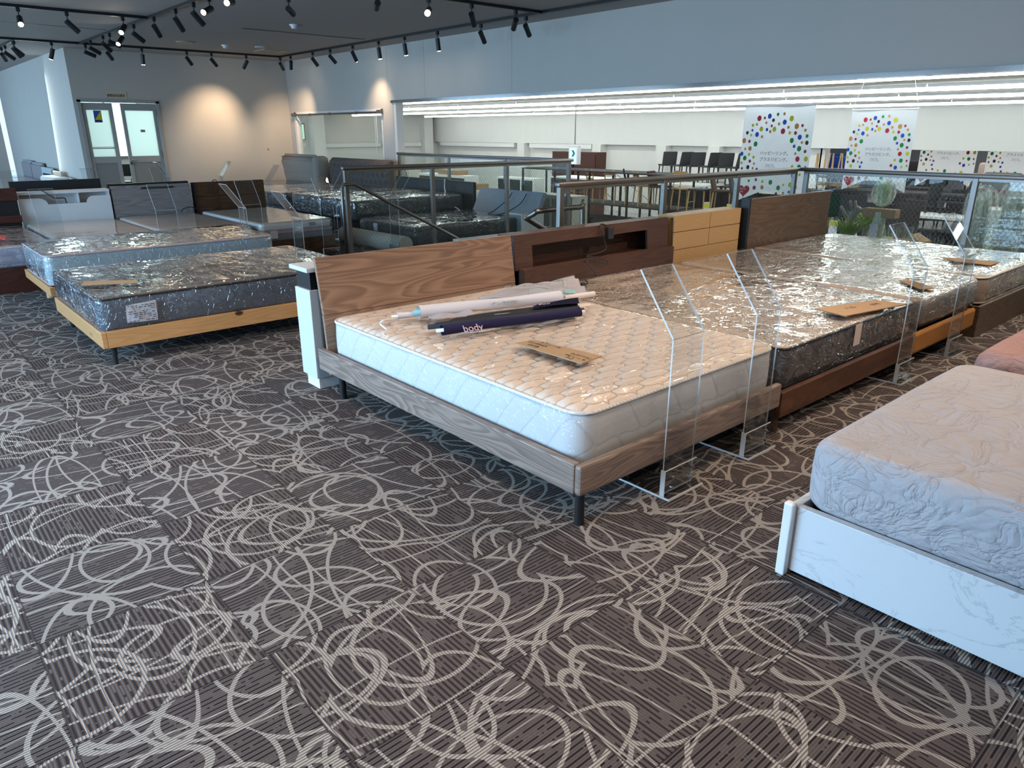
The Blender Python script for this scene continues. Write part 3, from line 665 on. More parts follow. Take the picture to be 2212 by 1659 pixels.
# --- cabinet behind
t = thing('bedside_cabinet', 'white wood-grain cabinet with overhanging top behind the nearest headboard', 'cabinet', (1.80, 3.80, 0))
obj('cabinet_body', b1(.0, .42, .0, .185, .07, .60, .003), M['whitewood'], t); obj('cabinet_top', b1(-.015, .42, -.02, .205, .705, .73, .002), M['whitewood'], t)
obj('shelf_recess', b1(.015, .41, .01, .17, .60, .705), M['black'], t); obj('plinth', b1(.02, .40, .02, .17, 0, .07), M['white'], t)
# --- bed B : walnut
bB = bed('dark walnut bed frame with recessed shelf headboard, second in the row', 1.61, 2.05, (3.235, 1.65, 0), 0, M['walnut_blocks'], .09, .225, .03,
         [(.04, .05, .024, .02), (1.57, .05, .024, .02), (.04, 1.9, .024, .02), (1.57, 1.9, .024, .02)], M['walnut'], M['walnut'], .004, tops=(None, .198))
bm = nb(); zz = lambda z: 2.035 + (z - .3) * .10
def slab(x0, x1, z0, z1): prism(bm, [(zz(z0), z0), (zz(z1), z1), (zz(z1) + .02, z1), (zz(z0) + .02, z0)], 'x', x0, x1)
slab(.05, 1.745, .705, .785); slab(.05, .215, .545, .705); slab(1.48, 1.745, .545, .705)
obj('headboard', bm, M['walnut'], bB)
bm = nb(); box(bm, .05, 1.745, 2.235, 2.25, .2, .78); box(bm, .05, .07, 2.1, 2.235, .2, .77); box(bm, 1.725, 1.745, 2.1, 2.235, .2, .77); box(bm, .2, 1.5, 2.09, 2.235, .53, .545); box(bm, .05, 1.745, 2.11, 2.235, .765, .78)
obj('shelf_box', bm, M['walnut'], bB)
bm = nb(); prism(bm, [(1.995, .25), (1.995, .555), (2.055, .558), (2.055, .25)], 'x', .075, 1.745); obj('headboard_lower_panel', bm, M['walnut'], bB)
mB = mattress('tan double mattress with dark grey sides under glossy plastic, holding a cardboard sign', 1.62, 1.93, .225, (3.31, 1.71, .20), 0, M['tan_q'], M['grey_side'], M['black'], 'film_rough', None, .06, .02, wr=.010, seed=2)
# --- bed C : orange oak
bC = bed('light orange oak bed frame with panelled box headboard, third in the row', 1.11, 2.07, (4.87, 1.65, 0), 0, M['orangeoak'], .09, .235, .03,
         [(.2, .3, .03, .03), (.9, .3, .03, .03), (.1, 1.9, .02, .02), (1.0, 1.9, .02, .02)], M['black'], M['orangeoak'], .02, tops=(.195, .223))
bm = nb(); x0 = .20; wd = 1.0
for (a, b) in ((0, .515), (.521, wd)):
    for (c, d) in ((.655, .79), (.505, .649)): box(bm, x0 + a, x0 + b, 2.075, 2.09, c, d)
box(bm, x0, x0 + wd, 2.075, 2.09, .25, .5); obj('headboard', bm, M['lightoak'], bC)
bm = nb(); box(bm, x0, x0 + wd, 2.091, 2.25, .775, .79); box(bm, x0, x0 + .02, 2.11, 2.25, .2, .775); box(bm, x0 + wd - .02, x0 + wd, 2.11, 2.25, .2, .775); box(bm, x0 + .01, x0 + wd, 2.091, 2.1, .26, .776); box(bm, x0, x0 + wd, 2.1, 2.25, .48, .495); obj('headboard_box', bm, M['lightoak'], bC)
mC = mattress('beige single mattress with grey sides in reflective plastic, third in the row', 1.15, 1.94, .20, (4.975, 1.70, .225), 0, M['tan_q'], M['midgrey_side'], M['midgrey_side'], 'film', None, .10, .05, wr=.004, pipes=False, seed=3)
# --- bed D : dark oak
bD = bed('dark brown oak bed frame with tall flat headboard, farthest in the row', 1.55, 2.04, (6.02, 1.64, 0), 0, M['darkoak'], .0, .235, .025, None, None, M['darkoak'], .003, solid=True, tops=(None, .213))
obj('headboard', b1(.14, 1.70, 2.05, 2.11, .12, .865, .002), M['darkoak'], bD)
obj('headboard_end_frame', b1(.11, .14, 2.04, 2.13, .1, .875, .004), M['black'], bD)
mD = mattress('wide quilted beige mattress in streaky shining plastic, farthest in the row', 1.55, 1.94, .21, (6.15, 1.69, .215), 0, M['tan_q'], M['tan_q'], M['cream_pipe'], 'film', None, .10, .03, wr=.007, seed=4)

# --- left bed 1 : knotty oak with dark mattress (foot towards -x)
# local y -> world +x, local x -> world -y
bE = bed('knotty oak platform bed frame on thin black legs, front left', 1.42, 2.0, (.965, 6.52, 0), R90, M['knotoak'], .125, .235, .035,
         [(.10, .07, .016, .022), (1.36, .07, .012, .022), (.10, 1.9, .012, .022), (1.36, 1.9, .012, .022)], M['black'], M['knotoak'], .006)
mE = mattress('charcoal quilted mattress in glossy plastic on the knotty oak bed', 1.36, 1.93, .22, (.985, 6.49, .225), R90, M['dgrey_q'], M['dgrey_side'], M['black'], 'film', None, .05, .02, wr=.006, seed=5)
# --- left bed 2 : pale blue sided mattress
bF = bed('light oak bed frame with thick round leg behind the knotty oak bed', 1.15, 2.0, (1.0, 8.03, 0), R90, M['knotoak'], .17, .245, .03,
         [(.25, .13, .035, .032), (1.0, .13, .035, .032), (.25, 1.85, .035, .032), (1.0, 1.85, .035, .032)], M['beech'], M['knotoak'], .004)
mF = mattress('pale mattress with light blue quilted sides in plastic, behind the charcoal one', 1.06, 1.93, .25, (1.02, 7.99, .245), R90, M['pale_top'], M['blue_side'], M['pinkgrey'], 'film', None, .06, .02, wr=.004, seed=6)

# --- row 2, heads at y ~10.4
def single(name_label, x, w, foot_m, hb, top_m, side_m, mlabel, y0=8.35, z0=.02, z1=.24, mh=.2, film='film_flat', seed=0, mm=None):
    b = bed(name_label, w, 2.05, (x, y0, 0), 0, foot_m, z0, z1, .03, None, None, foot_m, .004, solid=True)
    m = mattress(mlabel, w - .04, 1.95, mh, (x + .02, y0 + .04, z1 - .02), 0, top_m, side_m, side_m, film, None, .06, .03, wr=.002, seed=seed, pipes=False) if top_m else None
    return b, m
b, m = single('dark red-brown wooden bed frame with open slatted headboard at left edge', .12, 1.22, M['redwood'], None, M['lav_top'], M['lav_side'], 'white mattress with lavender honeycomb quilted side at left edge', 8.22, .0, .245, .2, 'film', 11)
bm = nb()
for z in (.45, .70): box(bm, 0, 1.25, 2.06, 2.09, z, z + (.08 if z < .5 else .135))
box(bm, .0, 1.25, 2.13, 2.15, .1, .835); obj('headboard', bm, M['redwood'], b); obj('headboard_backing', b1(.01, 1.24, 2.10, 2.125, .3, .80), M['black'], b)
# white bed
b, m = single('white bed frame with curved cut-out shelf headboard, dark panel behind', 1.38, .99, M['white'], None, M['pale_top'], M['knit'], 'single mattress in smooth film below the white shelf headboard', seed=12)
pts = [(.0, .25), (.99, .25), (.99, .70)] + [(.80 - .08 * math.sin(k / 8 * PI / 2), .70 - .075 * (1 - math.cos(k / 8 * PI / 2))) for k in range(9)] + [(.30, .625)] + [(.30 - .10 * (1 - math.cos(k / 8 * PI / 2)), .625 + .075 * (math.sin(k / 8 * PI / 2))) for k in range(9)] + [(.0, .70)]
obj('headboard', prism(nb(), pts, 'y', 2.04, 2.06), M['white'], b)
bm = nb(); box(bm, 0, .99, 2.04, 2.24, .745, .775); box(bm, 0, .018, 2.06, 2.24, .2, .745); box(bm, .972, .99, 2.06, 2.24, .2, .745); box(bm, .0, .99, 2.225, 2.24, .2, .745); box(bm, .018, .972, 2.06, 2.225, .59, .605); box(bm, .63, .645, 2.06, 2.225, .605, .745); obj('headboard_box', bm, M['white'], b)
obj('power_strip', b1(.42, .62, 2.08, 2.12, .605, .615), M['black'], b)
under(obj('power_cord', tube(nb(), [(1.62, 10.44, .80), (1.66, 10.37, .775), (1.75, 10.35, .70), (1.86, 10.40, .69), (1.88, 10.43, .65), (1.885, 10.43, .625)], .006), M['rubber']), b)
tag(obj('dark_panel', b1(1.37, 2.36, 10.72, 10.76, .0, .885, .003), M['blackmatte']), 'tall black-brown panel standing behind the white shelf headboard', 'panel')
# grey wood bed
b, m = single('pale grey wood bed frame with flat headboard and black slot, middle of second row', 2.385, .98, M['greywood'], None, M['pale_top'], M['knit'], 'single mattress in smooth film below the pale grey headboard', seed=13)
bm = nb(); prism(bm, [(2.05, .2), (2.05, .74), (2.09, .80), (2.11, .80), (2.11, .2)], 'x', .01, .98); obj('headboard', bm, M['greywood'], b)
bm = nb(); box(bm, .36, .76, 2.035, 2.055, .755, .775); box(bm, .0, .98, 2.12, 2.2, .2, .825); obj('shelf_slot', bm, M['black'], b)
t = under(obj('power_cord', tube(nb(), [(3.17, 10.3, .455), (3.22, 10.33, .48), (3.3, 10.3, .50), (3.38, 10.30, .47), (3.5, 10.25, .46), (3.56, 10.2, .455), (3.62, 10.28, .46), (3.7, 10.3, .47)], .006), M['rubber']), b)
# brown wood bed
b, m = single('brown teak bed frame with four-panel headboard, right end of second row', 3.385, .94, M['brownwood'], None, None, None, None, y0=8.28)
bm = nb()
for (a, c) in ((0, .31), (.314, .63), (.634, .97)):
    for (d, e) in ((.2, .615), (.62, .80)): box(bm, .03 + a, .03 + c, 2.12, 2.14, d, e)
obj('headboard', bm, M['brownwood'], b); obj('headboard_support', b1(.0, 1.0, 2.145, 2.17, .1, .805), M['black'], b)
bm = nb(); box(bm, .02, .03, 2.10, 2.13, .2, .8)
obj('headboard_edge', bm, M['black'], b)
t = thing('mattress', 'thick layered white knit mattress in film on the brown teak bed', 'mattress', (3.41, 8.30, .235))
obj('base_layer', b1(0, .90, 0, 1.95, 0, .07, .012), M['bluegrey'], t); obj('middle_layer', b1(.0, .90, 0, 1.95, .07, .115, .012), M['pinkgrey'], t)
o = obj('top_layer', sd_round(.90, 1.95, .09, .05, .03, 6, 10, 2), [M['pale_top'], M['knit']], t, smooth=True); o.location = (0, 0, .113)
obj('brand_patch', b1(.60, .68, -.006, -.001, .145, .185), M['greyprint'], t)
obj('care_tag', b1(.10, .19, -.012, -.008, .03, .12), M['paper'], t)
o = obj('plastic_wrap', sd_round(.93, 1.98, .22, .06, .02, 20, 30, 4, lambda x, y: .003 * noise.noise(Vector((x * 5, y * 9, 1))), lambda x, y, z: .004), M['film_flat'], t, smooth=True); o.location = (-.015, -.015, -.005)
under(obj('power_cord', tube(nb(), [(3.66, 10.38, .45), (3.66, 10.385, .6), (3.62, 10.38, .7), (3.65, 10.385, .80), (3.7, 10.41, .83), (3.74, 10.43, .81)], .005), M['rubber']), b)

# --- upholstered beds against the right wall (head towards +x)
def hb_xform(o): return o
# taupe
t = bed('taupe upholstered bed frame with curved wing headboard in the far corner', 1.75, 2.0, (5.3, 15.95, 0), R90, M['taupe'], .05, .26, .05, None, None, M['taupe'], .02)
bm = nb(); prism(bm, [(1.98, .1), (1.93, .55), (1.84, .9), (1.90, 1.0), (2.02, 1.0), (2.10, .9), (2.14, .1)], 'x', 0.0, 1.60)
bmesh.ops.bevel(bm, geom=list(bm.edges), offset=.06, segments=4, affect='EDGES'); obj('headboard', bm, M['taupe'], t, smooth=True)
bm = nb(); box(bm, 1.56, 1.78, 1.80, 2.14, .0, .98, .09); obj('headboard_wing', bm, M['taupe'], t, smooth=True)
mattress('thin dark mattress in glossy film on the taupe bed', 1.55, 1.7, .18, (5.45, 15.85, .26), R90, M['dgrey_q'], M['grey_fab'], M['black'], 'film_flat', None, .06, .03, wr=.003, seed=21, pipes=False)
# tufted
t = bed('dark brown bed frame with deep-buttoned tufted headboard', 2.15, 2.0, (5.3, 13.95, 0), R90, M['grey_fab'], .06, .26, .05, None, None, M['grey_fab'], .02)
def tuft_y(x, z):
    kx, kz = x / .17, z / .13; r = math.floor(kz); best = 9
    for rr in (r - 1, r, r + 1, r + 2):
        for cc in (math.floor(kx) - 1, math.floor(kx), math.floor(kx) + 1, math.floor(kx) + 2):
            best = min(best, math.hypot((x - (cc + (.5 if rr % 2 else 0)) * .17), (z - rr * .13)))
    fold = min(abs(((x / .17 + z / .26) % 1) - .5), abs(((x / .17 - z / .26) % 1) - .5)); return .045 * min(1, best / .07) ** .6 * (.75 + .5 * min(1, abs(.5 - fold) * 3))
bm = nb(); HW, HH = 2.2, .80
def tf(u, v):
    x = u * HW; z = v * HH; e = min(1, min(u, 1 - u) * HW / .05, (1 - v) * HH / .05); return (x, 2.06 - tuft_y(x, z) * e - .03 * math.sqrt(max(0, e)), .15 + z)
grid(bm, 110, 46, tf); obj('headboard', bm, M['tuft'], t, smooth=True)
obj('headboard_back', b1(-.01, HW + .01, 2.065, 2.13, .0, .96, .02), M['tuft'], t)
mattress('dark grey mattress in shining film on the tufted bed', 2.0, 1.85, .22, (5.35, 13.85, .25), R90, M['dgrey_q'], M['grey_fab'], M['black'], 'film', None, .06, .03, wr=.006, seed=22, pipes=False)
tag(obj('grey_panel', b1(7.5, 7.56, 13.97, 14.17, 0, .93, .01), plain('panel_grey', (.16, .16, .17))), 'narrow dark grey panel between the taupe and tufted headboards', 'panel')
# black headboard
t = bed('low black bed frame with plain black headboard beside the stairs', 2.05, 2.05, (5.22, 11.45, 0), R90, M['blackmatte'], .08, .22, .05, None, None, M['blackmatte'], .01)
obj('headboard', b1(-.05, 2.2, 2.08, 2.14, .05, .70, .015), fabric('black_leatherette', (.018, .02, .019), None, 1, .4), t)
mattress('dark grey box mattress in film, left half on the black bed', .98, 1.95, .27, (5.25, 11.40, .24), R90, M['dgrey_q'], M['grey_fab'], M['black'], 'film', None, .05, .03, wr=.006, seed=23, pipes=False)
mattress('dark grey box mattress in film, right half on the black bed', .98, 1.95, .27, (5.25, 10.38, .24), R90, M['dgrey_q'], M['grey_fab'], M['black'], 'film', None, .05, .03, wr=.008, seed=24, pipes=False)
under(obj('power_cord', tube(nb(), [(7.22, 9.9, .72), (7.18, 9.85, .55), (7.1, 9.6, .35), (7.0, 9.3, .32), (6.9, 9.1, .31)], .008), M['paper']), t)
# floor bed with light grey tilted headboard
t = bed('low grey platform bed with tilted light grey headboard beside the guard rail', 1.45, 2.0, (5.25, 9.25, 0), R90, M['grey_fab'], .0, .08, .05, None, None, M['grey_fab'], .01)
bm = nb(); prism(bm, [(1.94, .27), (2.12, .63), (2.19, .61), (2.01, .25)], 'x', .08, 1.55); bmesh.ops.bevel(bm, geom=list(bm.edges), offset=.015, segments=2, affect='EDGES'); obj('headboard', bm, M['lightgrey_fab'], t, auto=True)
obj('headboard_support', b1(.1, 1.3, 2.1, 2.14, 0, .45), M['black'], t)
m = mattress('thick dark grey mattress in film lying low beside the guard rail', 1.42, 1.9, .24, (5.23, 9.25, .05), R90, M['dgrey_q'], M['grey_fab'], M['black'], 'film', None, .06, .03, wr=.008, seed=25, pipes=False)
obj('care_tag', b1(.42, .52, -.022, -.016, .12, .22), M['paper'], m)
under(obj('power_cord', tube(nb(), [(7.28, 8.3, .6), (7.2, 8.32, .5), (7.05, 8.45, .34), (6.9, 8.42, .305), (6.85, 8.3, .305), (7.0, 8.2, .32), (7.2, 8.05, .45), (7.3, 8.0, .6)], .007), M['rubber']), t)
t = thing('side_cube', 'small white open cube shelf beside the tilted grey headboard', 'shelf', (6.92, 7.68, 0))
bm = nb(); box(bm, 0, .42, 0, .02, 0, .36); box(bm, 0, .42, .33, .35, 0, .36); box(bm, 0, .42, .02, .33, .34, .36); box(bm, 0, .42, .02, .33, 0, .02); box(bm, .4, .42, .02, .33, .02, .34); obj('cube_body', bm, M['white'], t); obj('cube_inside', b1(.03, .04, .021, .329, .021, .339), M['greyprint'], t)
t = thing('rolled_foam', 'long white rolled foam mattress on the carpet by the guard rail', 'rolled mattress', (0, 0, 0))
bm = nb(); cyl(bm, (4.93, 9.15, .11), (5.0, 7.72, .11), .11, n=32); obj('roll_body', bm, fabric('white_foam_cover', (.62, .58, .50), 'rib'), t, auto=True)
bm = nb(); tube(bm, [(4.925, 9.155, .11 + .0), (4.925, 9.157, .15), (4.96, 9.157, .12), (4.93, 9.157, .07), (4.88, 9.157, .11), (4.93, 9.157, .18)], .004); obj('spiral_edge', bm, M['greyprint'], t)
t = thing('white_display_frame', 'white framed board lying in the stairwell beyond the nearest headboard', 'board', (5.5, 7.36, 0))
bm = nb(); box(bm, 0, 1.02, -.05, .05, .13, .175, .004); obj('board_frame', bm, M['white'], t); bm = nb(); box(bm, .03, .99, -.045, .045, -.4, .13); obj('board_panel', bm, M['paper'], t); bm = nb(); cyl(bm, (.05, -.052, .11), (.05, -.06, .11), .02); obj('corner_mark', bm, M['ink'], t)

# --- front right beds (feet towards +y)
t = bed('white marble-effect storage bed frame at the right edge', 1.40, 2.05, (3.55, 1.02, 0), PI, M['marble'], .015, .26, .03, None, None, M['marble'], .003, solid=True)
obj('corner_post', b1(1.40, 1.432, -.005, .028, .0, .275, .005), M['white'], t)
mattress('mattress in a crumpled white cotton sheet on the marble-effect bed', 1.37, 2.0, .25, (3.54, 1.0, .245), PI, M['sheet'], M['sheet'], M['sheet'], None, lambda x, y: .006 * noise.noise(Vector((x * 6, y * 3, 2))) + .012 * math.sin(x * 2.2), .10, .05, pipes=False, seed=31, res=(60, 70))
t = bed('dark bed base under the dusty pink sheet at the right edge', 1.3, 2.0, (5.02, .98, 0), PI, M['darkoak'], .02, .24, .03, None, None, M['darkoak'], .003, solid=True)
mattress('mattress in a dusty pink cotton sheet behind the white-sheeted one', 1.34, 2.0, .26, (5.02, 1.0, .24), PI, M['pinksheet'], M['pinksheet'], M['pinksheet'], None, lambda x, y: .010 * noise.noise(Vector((x * 3, y * 7, 5))) + .01 * math.sin(x * 2.2), .12, .06, pipes=False, seed=32, res=(60, 70))

# --- small headboards along the left block wall
for i, (y, nm, mt, hh) in enumerate(((21.9, 'leftmost mauve-grey', plain('mauve', (.30, .27, .29)), .72), (20.6, 'second mauve-grey', None, .70), (19.35, 'pale grey cut-out', plain('palegrey', (.50, .55, .58)), .68), (18.2, 'beige wooden', wood('beige_wood', (.62, .52, .40), (.5, .4, .3), 'y'), .64), (17.3, 'small white-green', plain('whitegreen', (.6, .64, .6)), .55))):
    if mt is None: mt = prev
    prev = mt
    t = thing('bed_frame', nm + ' headboard bed standing along the bright left wall', 'bed frame', (1.35, y + 1.1, 0), R90)
    wd = 1.22 if i < 3 else .95
    bm = nb(); box(bm, 0, wd, 1.96, 2.0, .1, hh, .004); obj('headboard', bm, mt, t)
    if i == 2:
        obj('shelf_slot', b1(.2, 1.0, 1.945, 1.96, .42, .55), M['black'], t)
    if i < 2: obj('headboard_cap', b1(0, wd, 2.0, 2.04, .5, hh + .05), M['greyprint'], t)
    obj('bed_base', b1(0, wd, 0, 1.95, .05, .22, .01), M['white'] if i != 3 else M['lightoak'], t)
    m = thing('mattress', 'pale mattress in film on the %s headboard bed' % nm, 'mattress', (1.37, y + 1.09, .22), R90)
    obj('ticking', sd_round(wd - .04, 1.88, .16, .06, .03, 6, 8, 2), [M['pale_top'], M['knit']], m, smooth=True)
    o = obj('plastic_wrap', sd_round(wd - .02, 1.90, .17, .06, .02, 12, 16, 2, lambda x, y: .004 * noise.noise(Vector((x * 5, y * 9, 1)))), M['film_flat'], m, smooth=True); o.location = (-.01, -.01, -.001)
t = tag(obj('bolster', b1(3.0, 3.3, 17.55, 18.9, .42, .56, .05), M['white'], smooth=True), 'long white bolster lying before the beige wooden headboard', 'bolster')

# ------------------------------------------------------------------ acrylic sign stands
def stand(nb_sc=True):
    t = thing('acrylic_stand', 'x', 'sign stand', group='clear acrylic sign stands')
    bm = nb(); th = .006; w = .205
    def plate(P0, P1, ww):  # sheet from line P0 to P1 (y,z), width ww along x with frame edges
        (y0, z0), (y1, z1) = P0, P1; d = Vector((0, y1 - y0, z1 - z0)).normalized(); n = Vector((0, -d.z, d.y)) * th
        A = [Vector((x, y0, z0)) for x in (0, ww)] + [Vector((x, y1, z1)) for x in (ww, 0)]
        F = [bm.verts.new(v) for v in A]; B = [bm.verts.new(v + n) for v in A]
        f = bm.faces.new(F); f.material_index = 0; f = bm.faces.new(B[::-1]); f.material_index = 0
        for i in range(4):
            f = bm.faces.new((F[i], B[i], B[(i + 1) % 4], F[(i + 1) % 4])); f.material_index = 1
    plate((0, .012), (0, .685), w); obj('upright_panel', bm, [M['acryl'], M['acryl_edge']], t)
    bm = nb(); th = .008; plate((0, .685), (.18, .935), w); 
    obj('sloped_panel', bm, [M['acryl'], M['acryl_edge']], t)
    bm = nb(); box(bm, -.01, w + .03, -.05, .24, .002, .010, mi=1); obj('base_plate', bm, [M['acryl'], M['acryl']], t)
    bm = nb(); box(bm, -.012, w + .004, -.022, -.006, .012, .13, mi=0); obj('bracket', bm, [M['acryl']], t)
    bm = nb(); box(bm, -.014, -.010, -.024, -.002, .012, .13); box(bm, -.012, w, -.024, -.021, .127, .131); box(bm, -.012, w + .02, -.053, -.049, .002, .012); box(bm, -.013, -.009, -.05, .24, .002, .010); obj('bracket_edge', bm, M['acryl_edge'], t)
    for x in (.035, .17):
        for z in (.045, .095): obj('screw', cyl(nb(), (x, -.032, z), (x, -.020, z), .006, n=8), M['chrome'], t)
    return t
st = stand()
SL = [((2.262, 1.63), 0, 'nearest clear acrylic stand at the foot of the cream mattress'), ((2.865, 1.63), 0, 'clear acrylic stand at the foot of the cream mattress, by the walnut bed'),
      ((4.50, 1.60), 0, 'clear acrylic stand in front of the walnut bed, beside the cardboard sign'), ((5.32, 1.60), 0, 'clear acrylic stand in front of the orange oak bed'),
      ((1.20, 8.14), 0, 'clear acrylic stand before the white shelf headboard'), ((2.24, 8.10), 0, 'clear acrylic stand before the pale grey headboard'),
      ((3.15, 8.10), 0, 'clear acrylic stand with pale edges before the brown teak headboard'), ((4.05, 8.05), 0, 'clear acrylic stand at the right corner of the layered white mattress'),
      ((3.03, 7.72), PI / 2, 'clear acrylic stand turned sideways at the right end of the blue-sided mattress'), ((3.03, 6.42), PI / 2, 'clear acrylic stand turned sideways at the right end of the charcoal mattress'),
      ((4.98, 9.5), -PI / 2, 'clear acrylic stand behind the guard rail at the corner of the black bed'), ((4.88, 7.86), -PI / 2, 'clear acrylic stand behind the guard rail beside the rolled foam'),
      ((5.05, 11.9), -PI / 2, 'clear acrylic stand near the taupe headboard, right of two'), ((5.05, 13.95), -PI / 2, 'clear acrylic stand left of two by the cream wall'),
      ((3.40, 12.1), 0, 'clear acrylic stand just in front of the double door'), ((4.25, 14.2), PI / 2, 'clear acrylic stand turned sideways right of the double door'),
      ((2.5, 12.3), 0, 'clear acrylic stand left of the double door'), ((1.50, 12.3), 0, 'clear acrylic stand at the left edge before the wall headboards'), ((5.55, 1.12), PI, 'clear acrylic stand at the right edge behind the pink sheet')]
for i, ((x, y), rz, lb) in enumerate(SL):
    o = st if i == 0 else dup(st)
    o.location = (x, y, 0); o.rotation_euler = (0, 0, rz); o['label'] = lb
    if i: del o['group']
del st['group']

# ------------------------------------------------------------------ cardboard notes, cords, rolled banners
def card(label, quad, z, text=None, lift=0):
    t = thing('cardboard_note', label, 'cardboard sign', (0, 0, 0))
    bm = nb(); P = [Vector((x, y, z)) for x, y in quad]; P[2].z += lift; P[3].z += lift
    A = [bm.verts.new(p) for p in P]; B = [bm.verts.new(p + Vector((0, 0, .005))) for p in P]
    bm.faces.new(A); bm.faces.new(B)
    for i in range(4): bm.faces.new((A[i], A[(i + 1) % 4], B[(i + 1) % 4], B[i]))
    obj('board', bm, M['cardboard'], t)
    if text:
        o, a, b = P[0] + Vector((0, 0, .0056)), (P[1] - P[0]), (P[3] - P[0])
        a2 = a.normalized(); b2 = (b - a2 * b.dot(a2)).normalized(); n_ = len(text)
        for i, (u, v, s, sz) in enumerate(text):
            text_obj('writing', s, sz, M['ink'], t, frame(o + a * u + b * v, a2, b2), .0002)
    return t
# on A: quad corners from the photograph, order: near-left, near-right, far-right, far-left as read
zA = .494
q = [Z(px, py, zA) for px, py in ((1256, 786), (1113, 742), (1152, 736), (1300, 770))]
q = [Z(px, py, zA) for px, py in ((1113, 743), (1256, 787), (1300, 771), (1155, 736))]
card('brown cardboard note with handwriting on the cream quilted mattress', [(v.x, v.y) for v in q], zA, [(.12, .80, 'ラフィーネ', .028), (.04, .52, 'LU-894SR', .030), (.12, .20, 'GG色', .030), (.66, .60, 'D(ダブル)', .028), (.66, .34, '収納フレーム  棚', .016), (.74, .06, '3-2', .034)])
zB = .452
q = [Z(px, py, zB) for px, py in ((1825, 684), (1960, 658), (1890, 650), (1760, 668))]
card('long brown cardboard note on the plastic-wrapped tan mattress', [(v.x, v.y) for v in q], zB, [(.25, .45, 'ハル', .05), (.62, .4, '(350)', .04)])
q = [Z(px, py, .442) for px, py in ((1988, 626), (2019, 624), (1972, 607), (1941, 607))]
card('small brown cardboard note on the third mattress in the row', [(v.x, v.y) for v in q], .442)
q = [Z(px, py, .448) for px, py in ((2062, 565), (2140, 574), (2160, 567), (2030, 556))]
card('brown cardboard note on the farthest mattress in the row', [(v.x, v.y) for v in q], .448)
q = [Z(px, py, .468) for px, py in ((176, 617), (296, 611), (298, 606), (182, 609))]
card('brown cardboard strip on the charcoal quilted mattress', [(v.x, v.y) for v in q], .468)
q = [Z(px, py, .45) for px, py in ((0, 517), (12, 520), (14, 511), (0, 510))]
tag(obj('red_label', prism(nb(), [(v.x, v.y) for v in q], 'z', .455, .462), plain('red_card', (.5, .03, .02))), 'red card on the lavender-sided mattress at the left edge', 'label')
# invoice tag on dark mattress side
t = thing('delivery_slip', 'white printed delivery slip on the side of the charcoal mattress', 'label', (0, 0, 0))
bm = nb(); A = [(1.13, 5.10, .275), (1.32, 5.105, .265), (1.325, 5.11, .40), (1.14, 5.115, .385)]; grid(bm, 8, 6, lambda u, v: tuple((A[0][k] * (1 - u) + A[1][k] * u) * (1 - v) + (A[3][k] * (1 - u) + A[2][k] * u) * v + (.004 * math.sin(u * 9 + v * 5) if k == 1 else 0) - (.005 if k == 1 else 0) for k in range(3)))
bmesh.ops.solidify(bm, geom=bm.faces[:], thickness=.001); obj('slip_paper', bm, M['paper'], t)
bm = nb()
random.seed(4)
for r in range(9):
    z = .28 + r * .0125; x = 1.145
    while x < 1.31:
        w = random.uniform(.008, .03)
        if random.random() < .6: box(bm, x, min(x + w, 1.312), 5.085, 5.0865, z, z + .004)
        x += w + .008
obj('printed_lines', bm, M['ink'], t)
bm = nb(); A = Z(1846, 700, .40); box(bm, 4.06, 4.14, 1.690, 1.692, .30, .425); tag(obj('care_label', bm, plain('label_beige', (.66, .56, .52))), 'beige care label on the grey side of the tan mattress', 'label')
# adapter & cord on B headboard
t = thing('power_adapter', 'black power adapter and looped cord hanging over the walnut headboard', 'adapter', (0, 0, 0))
P = [XP(*p, 0) if False else None for p in ()]
def YP(px, py, y):
    d = FW + RT * ((px - 1106) / FPX) - UP * ((py - 829.5) / FPX); return CAM + d * (y / d.y)
a = YP(1317, 500, 3.715); bm = nb(); box(bm, a.x - .03, a.x + .03, 3.695, 3.73, a.z - .055, a.z + .035, .006); obj('adapter_body', bm, M['rubber'], t)
bm = nb(); pts = [YP(1310, 487, 3.72), YP(1300, 484, 3.76), YP(1296, 490, 3.72), YP(1304, 515, 3.705), YP(1307, 540, 3.69), YP(1268, 553, 3.64)]
pts += [YP(1285, 556, 3.62), YP(1309, 563, 3.62), YP(1308, 569, 3.62), YP(1270, 560, 3.62), YP(1268, 566, 3.60), YP(1284, 588, 3.55)]
pts += [Z(1286, 598, .45), Z(1265, 603, .45), Z(1270, 612, .45), Z(1258, 615, .45)]
obj('cord', tube(bm, pts, .0045), M['rubber'], t); e = Z(1258, 615, .455); bm = nb(); box(bm, e.x - .02, e.x + .02, e.y - .015, e.y + .015, .44, .468, .004); obj('plug', bm, M['rubber'], t)
# rolled banners on mattress A
ZT = .494
def roll(label, pL, pR, r, mt, core=None, z=ZT, col2=None):
    a = Z(*pL, z); b = Z(*pR, z); a.z = b.z = z + r; t = thing('rolled_banner', label, 'rolled banner', (0, 0, 0))
    bm = nb(); d = (b - a).normalized(); s = d.cross(Vector((0, 0, 1))).normalized(); n = 22; rings = []
    for k in range(25):
        u = k / 24; c = a.lerp(b, u); rr = r * (1 - .15 * math.sin(u * PI)); rings.append([bm.verts.new(c + (s * math.cos(2 * PI * j / n) + Vector((0, 0, 1)) * math.sin(2 * PI * j / n)) * rr * (1 + .06 * math.sin(3 * 2 * PI * j / n + u * 9))) for j in range(n)])
    for A, B in zip(rings, rings[1:]):
        for j in range(n): bm.faces.new((A[j], A[(j + 1) % n], B[(j + 1) % n], B[j]))
    obj('banner_cloth', bm, mt, t, smooth=True)
    bm = nb(); cyl(bm, a - d * .03, b + d * .03, r * .35, n=12); obj('pole', bm, core or M['white'], t, smooth=True)
    return t, a, b, s, d
